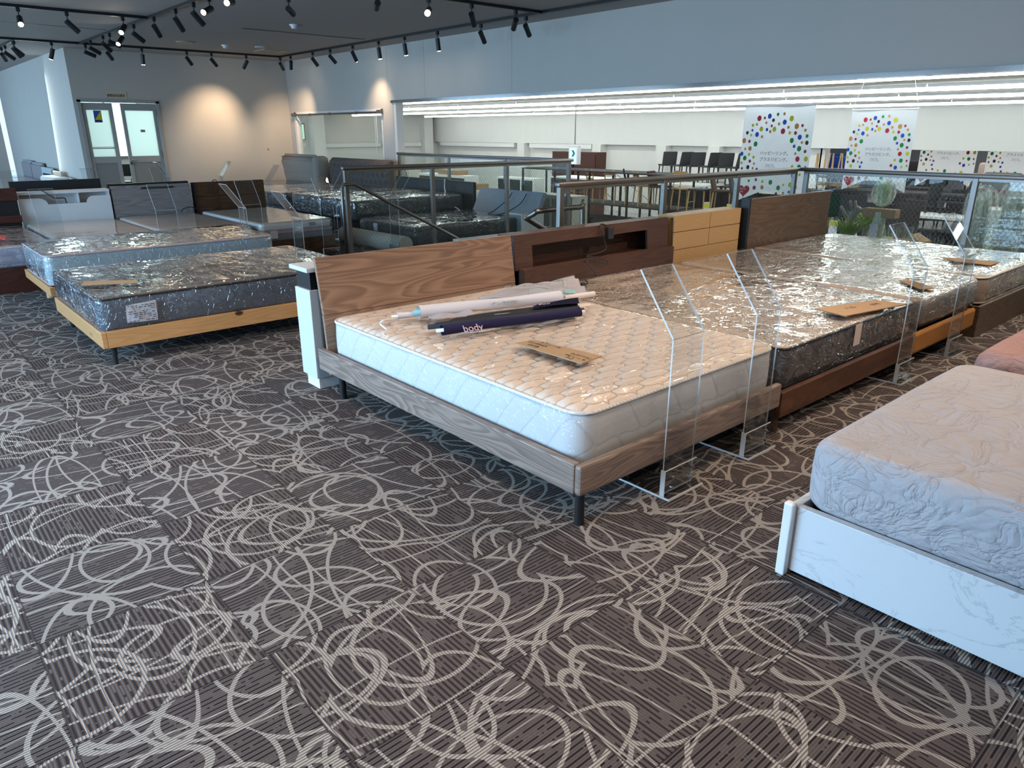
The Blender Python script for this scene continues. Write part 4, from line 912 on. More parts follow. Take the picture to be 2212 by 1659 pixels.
t, a, b, s, d = roll('rolled navy cloth banner with pink lettering on the cream mattress', (955, 724), (1252, 684), .026, M['navy'])
text_obj('banner_lettering', 'body', .055, M['pinkprint'], t, frame(a + d * .10 + s * .046 + Vector((0, 0, -.012)), d, Vector((0, 0, 1)).lerp(-s, .5)), .0015)
def cloth(bm, P, nu, nv, fold):
    P = [Vector(p) for p in P]
    def f(u, v):
        p = P[0].lerp(P[1], u).lerp(P[3].lerp(P[2], u), v); p = p.copy(); p.z += fold(u, v); return p
    grid(bm, nu, nv, f); return f
t = thing('folded_banner', 'charcoal and navy cloth banner lying folded beside the navy roll', 'banner', (0, 0, 0))
z = ZT + .01; P = [Z(925, 712, z), Z(1255, 675, z), Z(1245, 660, z), Z(1010, 690, z)]
bm = nb(); f = cloth(bm, P, 40, 10, lambda u, v: .012 + .014 * abs(math.sin(v * 7 + u * 2)) * (1 - .3 * u)); bmesh.ops.solidify(bm, geom=bm.faces[:], thickness=.002); obj('banner_cloth', bm, M['char'], t, smooth=True)
bm = nb(); P2 = [Z(1150, 680, z), Z(1252, 668, z), Z(1248, 657, z), Z(1160, 668, z)]; cloth(bm, P2, 20, 6, lambda u, v: .034 + .006 * math.sin(v * 5 + u * 3)); bmesh.ops.solidify(bm, geom=bm.faces[:], thickness=.002); obj('navy_corner', bm, M['navy'], t, smooth=True)
text_obj('banner_lettering', 'Bod', .045, M['pinkprint'], t, frame(P2[0] + Vector((.05, .01, .045)), (P2[1] - P2[0]), (P2[3] - P2[0])), .001)
text_obj('small_lettering', 'doctor', .032, M['bannerwhite'], t, frame(P[0].lerp(P[1], .42) + Vector((0, .02, .036)), (P[1] - P[0]), (P[3] - P[0])), .001)
bm = nb(); cyl(bm, P[0] + Vector((0, 0, .012)), P[1] + Vector((.02, 0, .012)), .012, n=12); obj('pole', bm, M['blackmatte'], t, smooth=True)
t, a, b, s, d = roll('thick white cloth roll with grey lettering beside the navy roll', (905, 688), (1210, 654), .036, M['bannerwhite'], M['tealprint'])
text_obj('banner_lettering', 'r - ruuu', .05, M['greyprint'], t, frame(a + d * .42 + s * .046 + Vector((0, 0, .0)), d, Vector((0, 0, 1)).lerp(-s, .5)), .0012)
bm = nb(); P3 = [a + d * .05, a + d * .30, a + d * .28 + s * .12, a + d * .02 + s * .11]
for p in P3: p.z = ZT + .006
cloth(bm, P3, 12, 6, lambda u, v: .01 + .02 * (1 - v) * math.sin(u * 5) ** 2); bmesh.ops.solidify(bm, geom=bm.faces[:], thickness=.002); obj('loose_flap', bm, M['bannerwhite'], t, smooth=True)
t, a, b, s, d = roll('thin white cloth roll with rope loop near the headboard corner', (858, 689), (1000, 676), .017, M['bannerwhite'])
bm = nb(); tube(bm, [Z(855, 690, ZT), Z(830, 692, ZT + .02), Z(822, 700, ZT), Z(835, 712, ZT), Z(828, 720, ZT)], .005); obj('rope', bm, M['bannerwhite'], t)
t = thing('rolled_banner', 'wide crumpled white banner with grey and teal print nearest the walnut headboard', 'banner', (0, 0, 0))
z = ZT; P4 = [Z(1030, 660, z), Z(1275, 640, z), Z(1240, 606, z), Z(1085, 632, z)]
bm = nb(); F = cloth(bm, P4, 60, 26, lambda u, v: .012 + .045 * abs(noise.noise(Vector((u * 3, v * 5, 3)))) + .05 * max(0, v - .5) * u + .012 * math.sin(v * 16 + u * 3)); bmesh.ops.solidify(bm, geom=bm.faces[:], thickness=.002); obj('banner_cloth', bm, M['bannerwhite'], t, smooth=True)
text_obj('banner_lettering', 'PLACE JAPAN', .05, M['greyprint'], t, frame(F(.15, .45) + Vector((0, 0, .022)), P4[1] - P4[0], P4[3] - P4[0] + Vector((0, 0, .03))), .001)
for u0, u1, v0, v1, mm in ((.42, .68, .18, .42, 'greyprint'), (.78, .88, .15, .28, 'tealprint'), (.80, .84, .55, .95, 'greyprint'), (.66, .82, .78, .84, 'greyprint')):
    bm = nb(); grid(bm, 10, 8, lambda u, v: F(u0 + (u1 - u0) * u, v0 + (v1 - v0) * v) + Vector((0, 0, .004))); obj('printed_patch', bm, M[mm], t)
a = Z(1150, 655, ZT + .015); b = Z(1283, 635, ZT + .015); bm = nb(); cyl(bm, a, b, .018, n=16); obj('roll_end', bm, M['bannerwhite'], t, smooth=True)
bm = nb(); tube(bm, [Z(960, 720, ZT), Z(1040, 716, ZT), Z(1110, 700, ZT), Z(1180, 690, ZT), Z(1200, 684, ZT + .01)], .0035); tag(obj('white_string', bm, M['bannerwhite']), 'thin white string trailing from the rolled banners across the mattress', 'string')
bm = nb(); tube(bm, [Z(1252, 680, ZT), Z(1265, 677, ZT), Z(1285, 680, ZT)], .003); tag(obj('white_string', bm, M['bannerwhite']), 'short white string at the right end of the charcoal banner', 'string')

# ------------------------------------------------------------------ ceiling tracks and spotlights
ZT_ = ZC - .035
def track(label, p0, p1):
    p0 = Vector((*p0, ZC)); p1 = Vector((*p1, ZC)); d = (p1 - p0).normalized(); s = Vector((-d.y, d.x, 0)) * .017
    bm = nb(); A = [bm.verts.new(v) for v in (p0 - s, p0 + s, p1 + s, p1 - s)]; r = bmesh.ops.extrude_face_region(bm, geom=[bm.faces.new(A)])
    bmesh.ops.translate(bm, verts=[v for v in r['geom'] if isinstance(v, bmesh.types.BMVert)], vec=(0, 0, -.035)); return tag(obj('light_track', bm, M['black']), label, 'light track')
kz = (ZT_ - 1.455) / (2.98 - 1.455)
T1y, T3y, T2x, T4x, T5y, T6x = 12.14 * kz, 16.36 * kz, 3.667 * kz, 7.58 * kz, 8.03 * kz, 2.66 * kz
track('black ceiling light track running in from the upper left', (-1.0, T1y), (T2x, T1y)); track('long black ceiling light track running away from the camera, left', (T2x, 3.0), (T2x, T3y))
track('black ceiling light track parallel to the far wall', (-1.0, T3y), (T4x, T3y)); track('long black ceiling light track along the blue-grey right wall', (T4x, -2.0), (T4x, T3y))
track('short black ceiling light track branching off near the right wall', (2.0, T5y), (T4x, T5y)); track('black ceiling light track going deeper at the far left', (T6x, T3y), (T6x, 24))
glowM = emit('lamp_glow', (1.0, .86, .62), 120); dimM = plain('lamp_glass', (.16, .16, .16), .3); M['lampblack'] = plain('lamp_black', (.016, .016, .018), .45)
def spotlight(label, P, d, lit, power=None):
    t = thing('track_spotlight', label, 'spotlight', P)
    d = Vector(d).normalized(); j = Vector((0, 0, -.125))
    obj('adapter', b1(-.02, .02, -.02, .02, -.05, 0, .003), M['lampblack'], t)
    obj('stem', cyl(nb(), (0, 0, -.05), j, .007, n=8), M['lampblack'], t)
    c0 = j - d * .03; c1 = j + d * .15
    obj('lamp_body', cyl(nb(), c0, c1, .034, n=20), M['lampblack'], t, auto=True)
    bm = nb(); cyl(bm, c1 - d * .002, c1 + d * .003, .028, n=20); obj('lens', bm, glowM if lit else dimM, t)
    if lit == 2: obj('bulb', bmesh_sphere(c1 + d * .02, .032), glowM, t, smooth=True)
    if lit: spot('track_spot_light', P + c1 + d * .01, d, power or 38, WARM, 74, 1.0, .03)
    return t
def bmesh_sphere(c, r):
    bm = nb(); bmesh.ops.create_uvsphere(bm, u_segments=12, v_segments=8, radius=r, matrix=Matrix.Translation(c)); return bm
DATA = {'in the upper left track': ('y', T1y, [(34.4, 18, 44.9, 52, 1), (140, 27, 151, 64, 0), (258, 39, 260, 70, 1)]),
 'on the track parallel to the far wall': ('y', T3y, [(104.7, 94, 104, 117, 1), (182.5, 97, 193, 118, 0), (221, 103, 220, 126, 0), (294.7, 107.7, 303.7, 128.7, 1), (392, 113.7, 394, 137, 0), (447, 116.7, 450.7, 140, 0), (524.6, 121, 524.6, 139, 1), (598.8, 125.7, 600, 147, 0)]),
 'on the track along the right wall': ('x', T4x, [(642.7, 122, 642.7, 142, 1), (685.5, 113.7, 684.6, 137, 0), (727, 107.7, 729.5, 131.6, 0), (774, 99.5, 774, 123, 1), (828, 90, 825.6, 114, 1), (883.8, 80.6, 883, 107, 1), (956, 68.8, 950.5, 94, 1), (1049, 53, 1044.6, 84, 0), (1146.6, 36.8, 1140.8, 67.5, 0)]),
 'on the short branching track': ('y', T5y, [(757, -5, 751, 18, 0), (906, 0, 906, 31, 2), (1001.6, 12, 1005, 49, 0), (1098.7, 24.6, 1094.6, 57, 0)]),
 'on the long track running away at left': ('x', T2x, [(204, 88, 214, 112, 0), (229.8, 78, 234, 105, 0), (246, 73, 259, 97, 0), (267.8, 64, 267, 93, 1), (297.7, 54, 308, 85, 0), (341, 38, 341, 71, 0), (387.5, 21, 391, 59, 0), (424, 6.6, 433, 46, 0), (472, -4, 468, 28, 1), (526, -20, 526, 10, 1), (618, -10, 618, 6, 0)]),
 'on the far left track': ('x', T6x, [(6.6, 103, 3, 126, 0), (17, 99, 25, 124, 0), (21, 88, 27, 114, 0), (33, 90, 36, 118, 0)])}
TILT = {}
for where, (ax, cst, L) in DATA.items():
    for i, (px, py, ex, ey, lit) in enumerate(L):
        P = Z(px, py, ZT_)
        if where == 'on the long track running away at left' and px > 600: P = Vector((4.15, 8.6, ZT_ + .0))
        elif ax == 'y': P = Vector((P.x, cst, ZT_))
        else: P = Vector((cst, P.y, ZT_))
        D = (P - CAM).dot(FW); m = D / FPX; dx = (ex - px) * m; dz = -max(.02, (ey - py) * m - .125)
        d = RT * dx + Vector((0, 0, dz)); 
        rem = .15 ** 2 - d.length_squared
        hz = Vector((FW.x, FW.y, 0)).normalized()
        if rem > 0: d += hz * math.sqrt(rem) * (-.8 if lit else .8)
        if where.startswith('on the track along'): d = Vector(((.55 if i == 3 else .10) if lit else abs(d.x) * .5 + .05, (.18 if i == 3 else d.y * .3), -.85 if lit else d.z))
        if where.startswith('on the track along') and i == 0: d = Vector((.32, .85, -.95))
        if lit and where.startswith('on the track parallel'): d = Vector((d.x * .4, .085, -.095)) if i == 6 else Vector((d.x * .5, .02, -.12))
        side = 'from the left' 
        spotlight('%s black track spotlight, %s from the left %s' % ('lit' if lit else 'unlit', NTH[i], where), P, d, lit, (170 if i == 6 else 45) if where.startswith('on the track parallel') else (150 if (i == 0 and 'along' in where) else 70))
if True:
    t = thing('smoke_detector', 'round white smoke detector on the dark ceiling, nearer one', 'smoke detector', (5.31, 10.9, ZC))
    obj('detector_base', cyl(nb(), (0, 0, 0), (0, 0, -.02), .065, .06, n=24), M['white'], t, auto=True); obj('detector_cap', cyl(nb(), (0, 0, -.02), (0, 0, -.055), .045, .035, n=24), M['white'], t, auto=True)
    dup(t, (5.55, 14.2, ZC), 0, 'round white smoke detector on the dark ceiling, beside the flat discs')
    tag(obj('ceiling_vent', cyl(nb(), (4.83, 14.15, ZC), (4.83, 14.15, ZC - .02), .15, .13, n=28), plain('vent_beige', (.42, .36, .25))), 'flat beige round vent on the dark ceiling, left of the detectors', 'vent')
    tag(obj('ceiling_vent', cyl(nb(), (6.17, 14.05, ZC), (6.17, 14.05, ZC - .02), .13, .12, n=28), plain('vent_white', (.45, .45, .44))), 'flat pale round vent on the dark ceiling, near the hatch', 'vent')
    t = thing('ceiling_hatch', 'square beige-framed access hatch on the dark ceiling near the corner', 'hatch', (6.6, 14.6, ZC))
    bm = nb(); box(bm, -.25, .25, -.25, -.2, -.012, 0); box(bm, -.25, .25, .2, .25, -.012, 0); box(bm, -.25, -.2, -.2, .2, -.012, 0); box(bm, .2, .25, -.2, .2, -.012, 0); obj('hatch_frame', bm, plain('hatch_gold', (.48, .38, .2)), t); obj('hatch_door', b1(-.2, .2, -.2, .2, -.006, 0), M['ceil'], t)
    bm = nb(); box(bm, 4.9, 7.0, 11.75, 11.77, ZC - .004, ZC); box(bm, 4.9, 7.0, 11.81, 11.825, ZC - .004, ZC); box(bm, 1.6, 3.4, 13.35, 13.365, ZC - .004, ZC); struct('trim_10', bm, M['black'])
    tag(obj('ceiling_vent', b1(2.0, 2.85, 9.75, 9.95, ZC - .04, ZC), M['black']), 'long black slot vent at the top edge of the ceiling', 'vent')
    tag(obj('ceiling_panel', b1(2.95, 3.12, 9.6, 9.9, ZC - .02, ZC), plain('panel_blue', (.5, .56, .62))), 'small pale blue ceiling panel at the top edge', 'panel')
    tag(obj('ceiling_panel', b1(4.2, 4.5, 8.42, 8.6, ZC - .02, ZC), M['white']), 'small white ceiling panel at the top edge beside a spotlight', 'panel')

# ------------------------------------------------------------------ hall contents
# --- hanging banners
DOTS = [l.split() for l in '''R 742 472 20;r 790 470 10;B 835 457 18;G 909 445 12;O 965 442 11;K 867 488 13;O 803 506 10;Y 1025 477 20;B 966 503 18;O 917 516 11;Y 683 525 12;O 718 518 10;r 851 530 10;Y 757 553 18;B 807 558 12;O 836 573 11;Y 875 555 18;R 950 570 20;O 997 541 11;O 1065 534 20;r 1110 529 11;K 632 582 13;B 677 563 10;Y 665 600 10;B 717 595 18;O 761 612 11;Y 1007 582 12;r 1054 583 13;O 1132 563 11;G 1144 605 13;B 1087 614 18;O 602 643 19;r 648 648 12;G 702 668 19;K 1142 654 15;O 1103 652 10;G 1023 638 18;B 1041 681 12;G 1081 698 19;O 609 707 10;O 651 703 17;r 1127 718 12;O 1049 735 10;B 577 746 16;Y 641 750 12;G 602 779 18;Y 680 771 12;R 1066 775 19;Y 1132 773 18;Y 572 818 12;r 646 802 12;O 683 821 10;K 627 850 16;r 573 861 10;O 670 857 10;B 706 863 11;Y 1022 832 12;G 1076 835 18;r 1125 836 10;r 989 881 13;B 1028 899 17;Y 1080 892 11;O 1126 881 10;Y 601 898 16;B 690 903 12;G 632 957 11;r 697 946 12;Y 758 957 12;G 832 960 18;r 680 1010 16;O 753 1003 16;G 901 999 18;Y 945 974 9;Y 1003 971 18;O 1048 988 11;B 991 1026 10;O 942 1038 11;B 1022 1067 16'''.replace('\n', '').split(';')]
BC = {'R': (.55, .015, .03), 'r': (.42, .02, .05), 'B': (.01, .08, .50), 'G': (.01, .28, .05), 'O': (.70, .30, .07), 'K': (.01, .015, .02), 'Y': (.72, .62, .02)}
KEYS = list(BC); PM = [fabric('banner_white_cloth', (.86, .88, .90))] + [plain('print_' + k, BC[k], .6) for k in KEYS]
def banner(label, x, yL, zT, Wd, Hd, tail, s=1):
    """hangs in the plane x = const, facing -x; u runs towards -y"""
    t = thing('hanging_banner', label, 'banner', (x, yL, zT))
    bm = nb(); wavf = lambda u: .012 * math.sin(u * 7)
    n = 24
    top = [bm.verts.new((wavf(i / n), -i / n * Wd, 0)) for i in range(n + 1)]
    apex = lambda u: Hd - (tail if False else 0) - (Hd - tail) * (1 - abs(u - .5) * 2)
    bot = [bm.verts.new((wavf(i / n), -i / n * Wd, -(tail + (Hd - tail) * min(1, max(0, abs(i / n - .5) - .14) / .36)))) for i in range(n + 1)]
    for i in range(n): bm.faces.new((top[i], top[i + 1], bot[i + 1], bot[i]))
    bmesh.ops.solidify(bm, geom=bm.faces[:], thickness=.003)
    for f in bm.faces: f.material_index = 0
    for k, X, Y, r in DOTS:
        X, Y, r = float(X), float(Y), float(r); v = (Y - 385) / 740; u = (X - (620 - 110 * (Y - 385) / 735)) / 598; R = r / 598 * Wd
        c = Vector((wavf(u) - .0055, -u * Wd, -v * Hd)); vs = [bm.verts.new(c + Vector((0, math.cos(a) * R * .92, math.sin(a) * R * 1.08))) for a in [2 * PI * q / 14 for q in range(14)]]
        f = bm.faces.new(vs); f.material_index = 1 + KEYS.index(k)
    # heart
    hp = [(16 * math.sin(a) ** 3, 13 * math.cos(a) - 5 * math.cos(2 * a) - 2 * math.cos(3 * a) - math.cos(4 * a)) for a in [2 * PI * q / 30 for q in range(30)]]
    u0, v0 = .10, .88; c = Vector((wavf(u0) - .0065, -u0 * Wd, -v0 * Hd)); f = bm.faces.new([bm.verts.new(c + Vector((0, -p[0] / 34 * .19 * Wd, p[1] / 34 * .19 * Wd))) for p in hp]); f.material_index = 1
    obj('banner_cloth', bm, PM, t)
    fr_ = lambda u, v: frame((-.016, -u * Wd, -v * Hd), (0, -1, 0), (0, 0, 1))
    text_obj('banner_text', 'ハッピーリング。',   .055 * Wd, M['ink'], t, fr_(.30, .49)); text_obj('banner_text', 'プラスリビング。', .055 * Wd, M['ink'], t, fr_(.30, .555))
    text_obj('banner_small_text', 'Happy Ring\nBy Plus Living', .026 * Wd, M['greyprint'], t, fr_(.40, .60)); text_obj('heart_text', 'Plus Li-\nving', .032 * Wd, PM[0], t, frame((-.02, -.055 * Wd, -.87 * Hd), (0, -1, 0), (0, 0, 1)))
    bm = nb(); cyl(bm, (0, .01, .005), (0, -Wd - .01, .005), .009, n=10); obj('banner_rod', bm, M['white'], t)
    bm = nb(); H = HC - zT; tube(bm, [(0, 0, .01), (0, -Wd * .15, H)], .003, 5, smooth=False); tube(bm, [(0, -Wd, .01), (0, -Wd * .85, H)], .003, 5, smooth=False); obj('banner_string', bm, M['white'], t)
    return t
banner('left front white banner with coloured balloon dots, red heart and swallowtail', 10.0, 6.24, 1.79, 1.08, 1.33, 1.17)
banner('second front white balloon-dot banner hanging from a rod on strings', 10.6, 4.93, 1.73, .86, 1.06, .92)
banner('balloon-dot banner deeper in the hall under the soffit, left one', 23.6, 8.8, 1.45 - .0, 1.50, 1.95, 1.66) if False else None
def small_banner(label, y): 
    b = banner(label, 24.0, y, 1.98, 1.52, 2.08, 1.72); return b
small_banner('deeper balloon-dot banner below the soffit, left of two', 8.95); small_banner('deeper balloon-dot banner below the soffit, right of two', 7.17)

# --- light sign on a pole
p = XP(1241, 345, 14.6); t = thing('light_sign', 'small glowing sign box with green arrow hanging from a pole', 'sign', (14.6, p.y, 0))
obj('pole', cyl(nb(), (0, 0, 1.13), (0, 0, HC), .015, n=8), M['steel'], t); obj('pole_canopy', cyl(nb(), (0, 0, HC - .12), (0, 0, HC - .001), .03, .14, n=16), M['white'], t); obj('sign_box', b1(-.06, .06, -.17, .17, .62, 1.1, .005), M['white'], t); obj('sign_face', b1(-.066, -.061, -.13, .13, .63, 1.05), emit('sign_glow', (.55, .72, 1), 1.4), t)
obj('sign_arrow', prism(nb(), [(.05, .98), (-.02, .98), (-.08, .90), (-.02, .82), (.05, .82), (-.01, .90)], 'x', -.070, -.067), plain('sign_green', (.0, .25, .2)), t)
text_obj('sign_letter', 'R', .12, plain('sign_teal', (.02, .3, .3)), t, frame((-.07, .12, .66), (0, -1, 0), (0, 0, 1)))

# --- chairs, stools
def mk_chair(label, seat_m, frame_m, back='slat', h=.80, seat_h=.45, stool=False):
    t = thing('dining_chair' if not stool else 'bar_stool', label, 'chair' if not stool else 'stool')
    w = .42
    for sx in (-1, 1):
        obj('leg', cyl(nb(), (sx * .19, -.19, 0), (sx * .17, -.17, seat_h), .014, .019, n=10), frame_m, t)
        obj('leg', cyl(nb(), (sx * .19, .21, 0), (sx * .17, .18, seat_h), .014, .019, n=10), frame_m, t)
    obj('seat', b1(-.21, .21, -.21, .21, seat_h, seat_h + .04, .012), seat_m, t)
    if back == 'slat':
        bm = nb()
        for sx in (-1, 1): tube(bm, [(sx * .18, .19, seat_h), (sx * .18, .22, h - .1), (sx * .17, .26, h)], .013, 8)
        box(bm, -.18, .18, .225, .245, h - .12, h - .03); box(bm, -.18, .18, .21, .23, h - .27, h - .21); obj('backrest', bm, frame_m, t)
    elif back == 'pad':
        bm = nb(); prism(bm, [(.17, seat_h + .03), (.26, h), (.30, h), (.22, seat_h + .03)], 'x', -.2, .2); bmesh.ops.bevel(bm, geom=list(bm.edges), offset=.012, segments=2, affect='EDGES'); obj('backrest', bm, seat_m, t)
    elif back == 'curve':
        bm = nb(); grid(bm, 14, 3, lambda u, v: (.22 * math.cos(PI * (1 - u)), .05 + .2 * math.sin(PI * u), h - .13 + v * .13)); bmesh.ops.solidify(bm, geom=bm.faces[:], thickness=.018); obj('backrest', bm, frame_m, t)
        bm = nb()
        for sx in (-1, 1): cyl(bm, (sx * .17, .18, seat_h), (sx * .17, .19, h - .1), .012, n=8)
        obj('back_post', bm, frame_m, t)
    if stool:
        bm = nb(); box(bm, -.18, .18, -.19, -.17, .18, .20); box(bm, -.18, .18, .17, .19, .18, .20); obj('footrest', bm, frame_m, t)
    return t
blk = plain('chair_black', (.03, .03, .032), .6); dgf = fabric('chair_dark_cloth', (.06, .06, .065)); teal = fabric('chair_teal_cloth', (.03, .055, .07)); brn = fabric('chair_brown_cloth', (.09, .05, .035)); dgreen = fabric('chair_green_cloth', (.015, .05, .035))
cs = mk_chair('x', blk, M['beech'], None, stool=True); cw = mk_chair('x', M['beech'], M['beech'], 'slat'); ct = mk_chair('x', teal, M['beech'], 'pad', .85); cb = mk_chair('x', brn, M['beech'], 'pad', .82); cc = mk_chair('x', M['beech'], M['beech'], 'curve', .85); cd = mk_chair('x', dgf, blk, 'pad', .84); cg = mk_chair('x', dgreen, blk, 'pad', .84)
used = set()
def put(proto, loc, rz, label, group=None, flip=False):
    o = proto if proto.name not in used else dup(proto)
    used.add(proto.name); o.location = loc; o.rotation_euler = (PI if flip else 0, 0, rz); o['label'] = label
    if group: o['group'] = group
    return o
SH = -.25
# --- black steel display racks
def rack(label, x, y0, y1, zs, n=3, dp=.9):
    t = thing('display_rack', label, 'rack', (x, y0, HZ)); L = y1 - y0
    for i in range(n + 1):
        for dx in (0, dp): obj('upright', b1(dx - .02, dx + .02, i * L / n - .02, i * L / n + .02, 0, max(zs) - HZ), M['black'], t)
    for z in zs: obj('shelf', b1(-.03, dp + .03, -.03, L + .03, z - HZ - .03, z - HZ + .0), M['blackmatte'], t)
    bm = nb()
    for i in range(n): tube(bm, [(dp, i * L / n, min(zs) - HZ + .05), (dp, (i + 1) * L / n, max(zs) - HZ - .05)], .006, 5, smooth=False)
    obj('cross_brace', bm, M['black'], t); return t
rack('long two-tier black steel rack holding wooden chairs, in the middle of the hall', 13.9, 10.4, 15.4, (SH, .52), 4)
rack('low black rack with stools right of the tall rack', 13.9, 6.6, 10.2, (SH,), 2)
rack('far black rack carrying dark armchairs', 17.2, 8.6, 13.2, (.08,), 3)
rack('far rack with white top carrying upturned wooden chairs', 17.4, 4.2, 8.3, (.16,), 3)
for i, (pr, px, rz, lb) in enumerate(((cs, 1240, 0, 'black-seated wooden stool, leftmost on the tall rack'), (cs, 1215, .3, 'black-seated wooden stool half hidden behind the rail post'), (cw, 1288, 1.2, 'light wooden chair on the tall rack, left of two'), (cw, 1328, 1.5, 'light wooden chair on the tall rack beside the upright'), (ct, 1368, .7, 'wooden chair with dark teal back on the tall rack'), (cw, 1390, 1.0, 'wooden ladder-back chair in the middle of the tall rack'), (cb, 1425, .2, 'brown padded chair at the right end of the tall rack'), (cc, 1475, 1.1, 'pale wooden stool chair with curved back right of the rail post'), (cs, 1510, .2, 'black-seated stool on the low rack beside the curved-back chair'), (cb, 1560, .4, 'brown padded chair on the low rack'), (cd, 1600, .4, 'dark padded chair at the right end of the low rack'))):
    p = XP(px, 440, 14.3); pp = put(pr, (14.3, p.y, SH), rz, lb)
for i, px in enumerate((1440, 1470, 1500, 1530, 1560, 1590)):
    p = XP(px, 370, 17.6); put(cd, (17.6, p.y, .08), 2.5 + .35 * (i % 2), 'dark padded armchair, %s from the left on the far black rack' % NTH[i], 'dark armchairs on the far black rack')
for i, px in enumerate((1640, 1668, 1690, 1760, 1785, 1812, 1838, 1862)):
    p = XP(px, 385, 17.8); put(cw, (17.8, p.y, .16 + .80), .4 * i, 'upturned light wooden chair, %s from the left on the white-topped rack' % NTH[i], 'upturned wooden chairs on the white-topped rack', True)
for i, (x0, y0, y1, z1) in enumerate(((13.95, 10.5, 15.3, -.62), (13.95, 6.7, 10.1, -.60), (17.25, 8.7, 13.1, -.1), (17.45, 4.3, 8.2, -.15))):
    t = thing('storage_bench', ['dark closed storage bench beneath the tall rack of wooden chairs', 'dark closed storage bench beneath the low rack of stools', 'dark closed storage bench beneath the far black rack', 'dark closed storage bench beneath the white-topped rack'][i], 'bench', (x0, y0, HZ))
    obj('bench_body', b1(0, .8, 0, y1 - y0, 0, z1 - HZ, .01), M['blackmatte'], t)
    for k in range(4): w_ = (y1 - y0) / 4; obj('bench_door', b1(-.015, 0, k * w_ + .02, (k + 1) * w_ - .02, .05, z1 - HZ - .05, .004), M['black'], t)
# --- glass cabinets at the left
gl_dark = clear_mat('cabinet_glass', (.45, .5, .5), .8, .05)
def cabinet(label, x, y, w, h, d=.42, body=M['white'], n=2):
    t = thing('display_cabinet', label, 'cabinet', (x, y, HZ)); e = .03
    bm = nb(); box(bm, 0, d, 0, w, h - e, h); box(bm, 0, d, 0, e, 0, h - e); box(bm, 0, d, w - e, w, 0, h - e); box(bm, d - .02, d, e, w - e, 0, h - e); box(bm, 0, d, e, w - e, 0, .08); box(bm, .02, d - .02, e, w - e, h * .45, h * .45 + .02); obj('cabinet_body', bm, body, t)
    for i in range(n):
        a = e + i * (w - 2 * e) / n; b = e + (i + 1) * (w - 2 * e) / n; bm = nb(); box(bm, -.02, 0, a, a + .03, .08, h - e); box(bm, -.02, 0, b - .03, b, .08, h - e); box(bm, -.02, 0, a + .03, b - .03, h - e - .03, h - e); box(bm, -.02, 0, a + .03, b - .03, .08, .11); f = obj('cabinet_door', bm, body, t); obj('door_glass', b1(-.012, -.006, a + .03, b - .03, .11, h - e - .03), gl_dark, f)
    return t
cabinet('white sideboard cabinet with grey glass doors, nearest behind the guard rail', 10.0, 10.9, 1.5, 1.78); cabinet('white cabinet with sliding glass left of the nearest one', 10.0, 12.6, 1.5, 1.75); cabinet('dark-framed glass cabinet beside the white cabinets', 10.0, 9.7, 1.1, 1.80, body=plain('cab_grey', (.30, .33, .32)))
cabinet('low white cabinet with black interior behind the black headboard', 9.2, 14.0, 1.6, 1.55, body=M['white']); cabinet('wide pale cabinet deeper behind the guard rail', 12.0, 15.5, 2.2, 1.85, n=3); cabinet('white glazed cabinet under the far table tops', 16.0, 17.2, 1.8, 1.55, n=3); cabinet('pale wooden-topped cabinet at the far left of the hall', 12.0, 18.2, 2.0, 1.9, n=2, body=plain('cab_pale', (.62, .60, .55)))
for i, (x, y, w) in enumerate(((9.15, 14.0, .6), (10.1, 12.7, .5), (12.1, 16.0, .9))):
    tag(obj('cardboard_box', b1(x, x + .35, y, y + w, [.052, .252, .352][i], [.052, .252, .352][i] + .12, .004), M['cardboard']), 'flat brown cardboard box on top of the ' + ['low white cabinet', 'sliding-glass cabinet', 'wide pale cabinet'][i], 'box')
for i, px in enumerate((1215, 1264)):
    p = XP(px, 335, 18.6); t = thing('drawer_chest', ['dark brown drawer chest left of the light sign', 'dark brown drawer chest right of the light sign'][i], 'chest', (18.6, p.y, HZ)); obj('chest_body', b1(0, .5, -.5, .5, 0, 2.3), M['redwood'], t)
    for z in (.9, 1.35, 1.8): obj('drawer', b1(-.02, 0, -.48, .48, z, z + .42, .004), M['redwood'], t)
t = thing('long_table', 'long white-topped table behind the tall rack', 'table', (16.0, 11.0, HZ)); obj('table_top', b1(0, 1.0, 0, 5.5, 1.62, 1.66), M['white'], t)
for x in (.05, .95):
    for y in (.05, 2.7, 5.45): obj('leg', b1(x - .025, x + .025, y - .025, y + .025, 0, 1.62), M['black'], t)
# --- sofas in the alcove
def sofa(label, loc, w, col, rz=-PI / 2 + PI):
    t = thing('sofa', label, 'sofa', loc, rz); obj('base', b1(0, w, 0, .85, .12, .42, .05), col, t, smooth=True)
    for i in range(2): obj('cushion', b1(.15 + i * (w - .3) / 2, .15 + (i + 1) * (w - .3) / 2 - .01, .0, .62, .42, .54, .04), col, t, smooth=True); obj('backrest', b1(.15 + i * (w - .3) / 2, .15 + (i + 1) * (w - .3) / 2 - .01, .58, .8, .45, .98, .06), col, t, smooth=True)
    for x in (0, w - .15): obj('armrest', b1(x, x + .15, 0, .85, .12, .65, .05), col, t, smooth=True)
    for x in (.1, w - .1): obj('leg', cyl(nb(), (x, .1, 0), (x, .1, .12), .025, .02, n=8), M['beech'], t)
    return t
blue = fabric('blue_sofa_cloth', (.015, .06, .28)); blks = fabric('black_sofa_leather', (.02, .02, .022)); creamL = fabric('cream_leather', (.45, .38, .33)); maroon = fabric('maroon_cloth', (.10, .012, .03)); lgrey = fabric('grey_leather', (.16, .18, .19)); orange_c = fabric('rust_cloth', (.35, .08, .03))
def sofa_at(label, px, py, x, w, col):
    p = XP(px, py, x); t = sofa(label, (x, p.y + w / 2, HZ), w, col, -PI / 2); t.location.z = HZ; return t, p
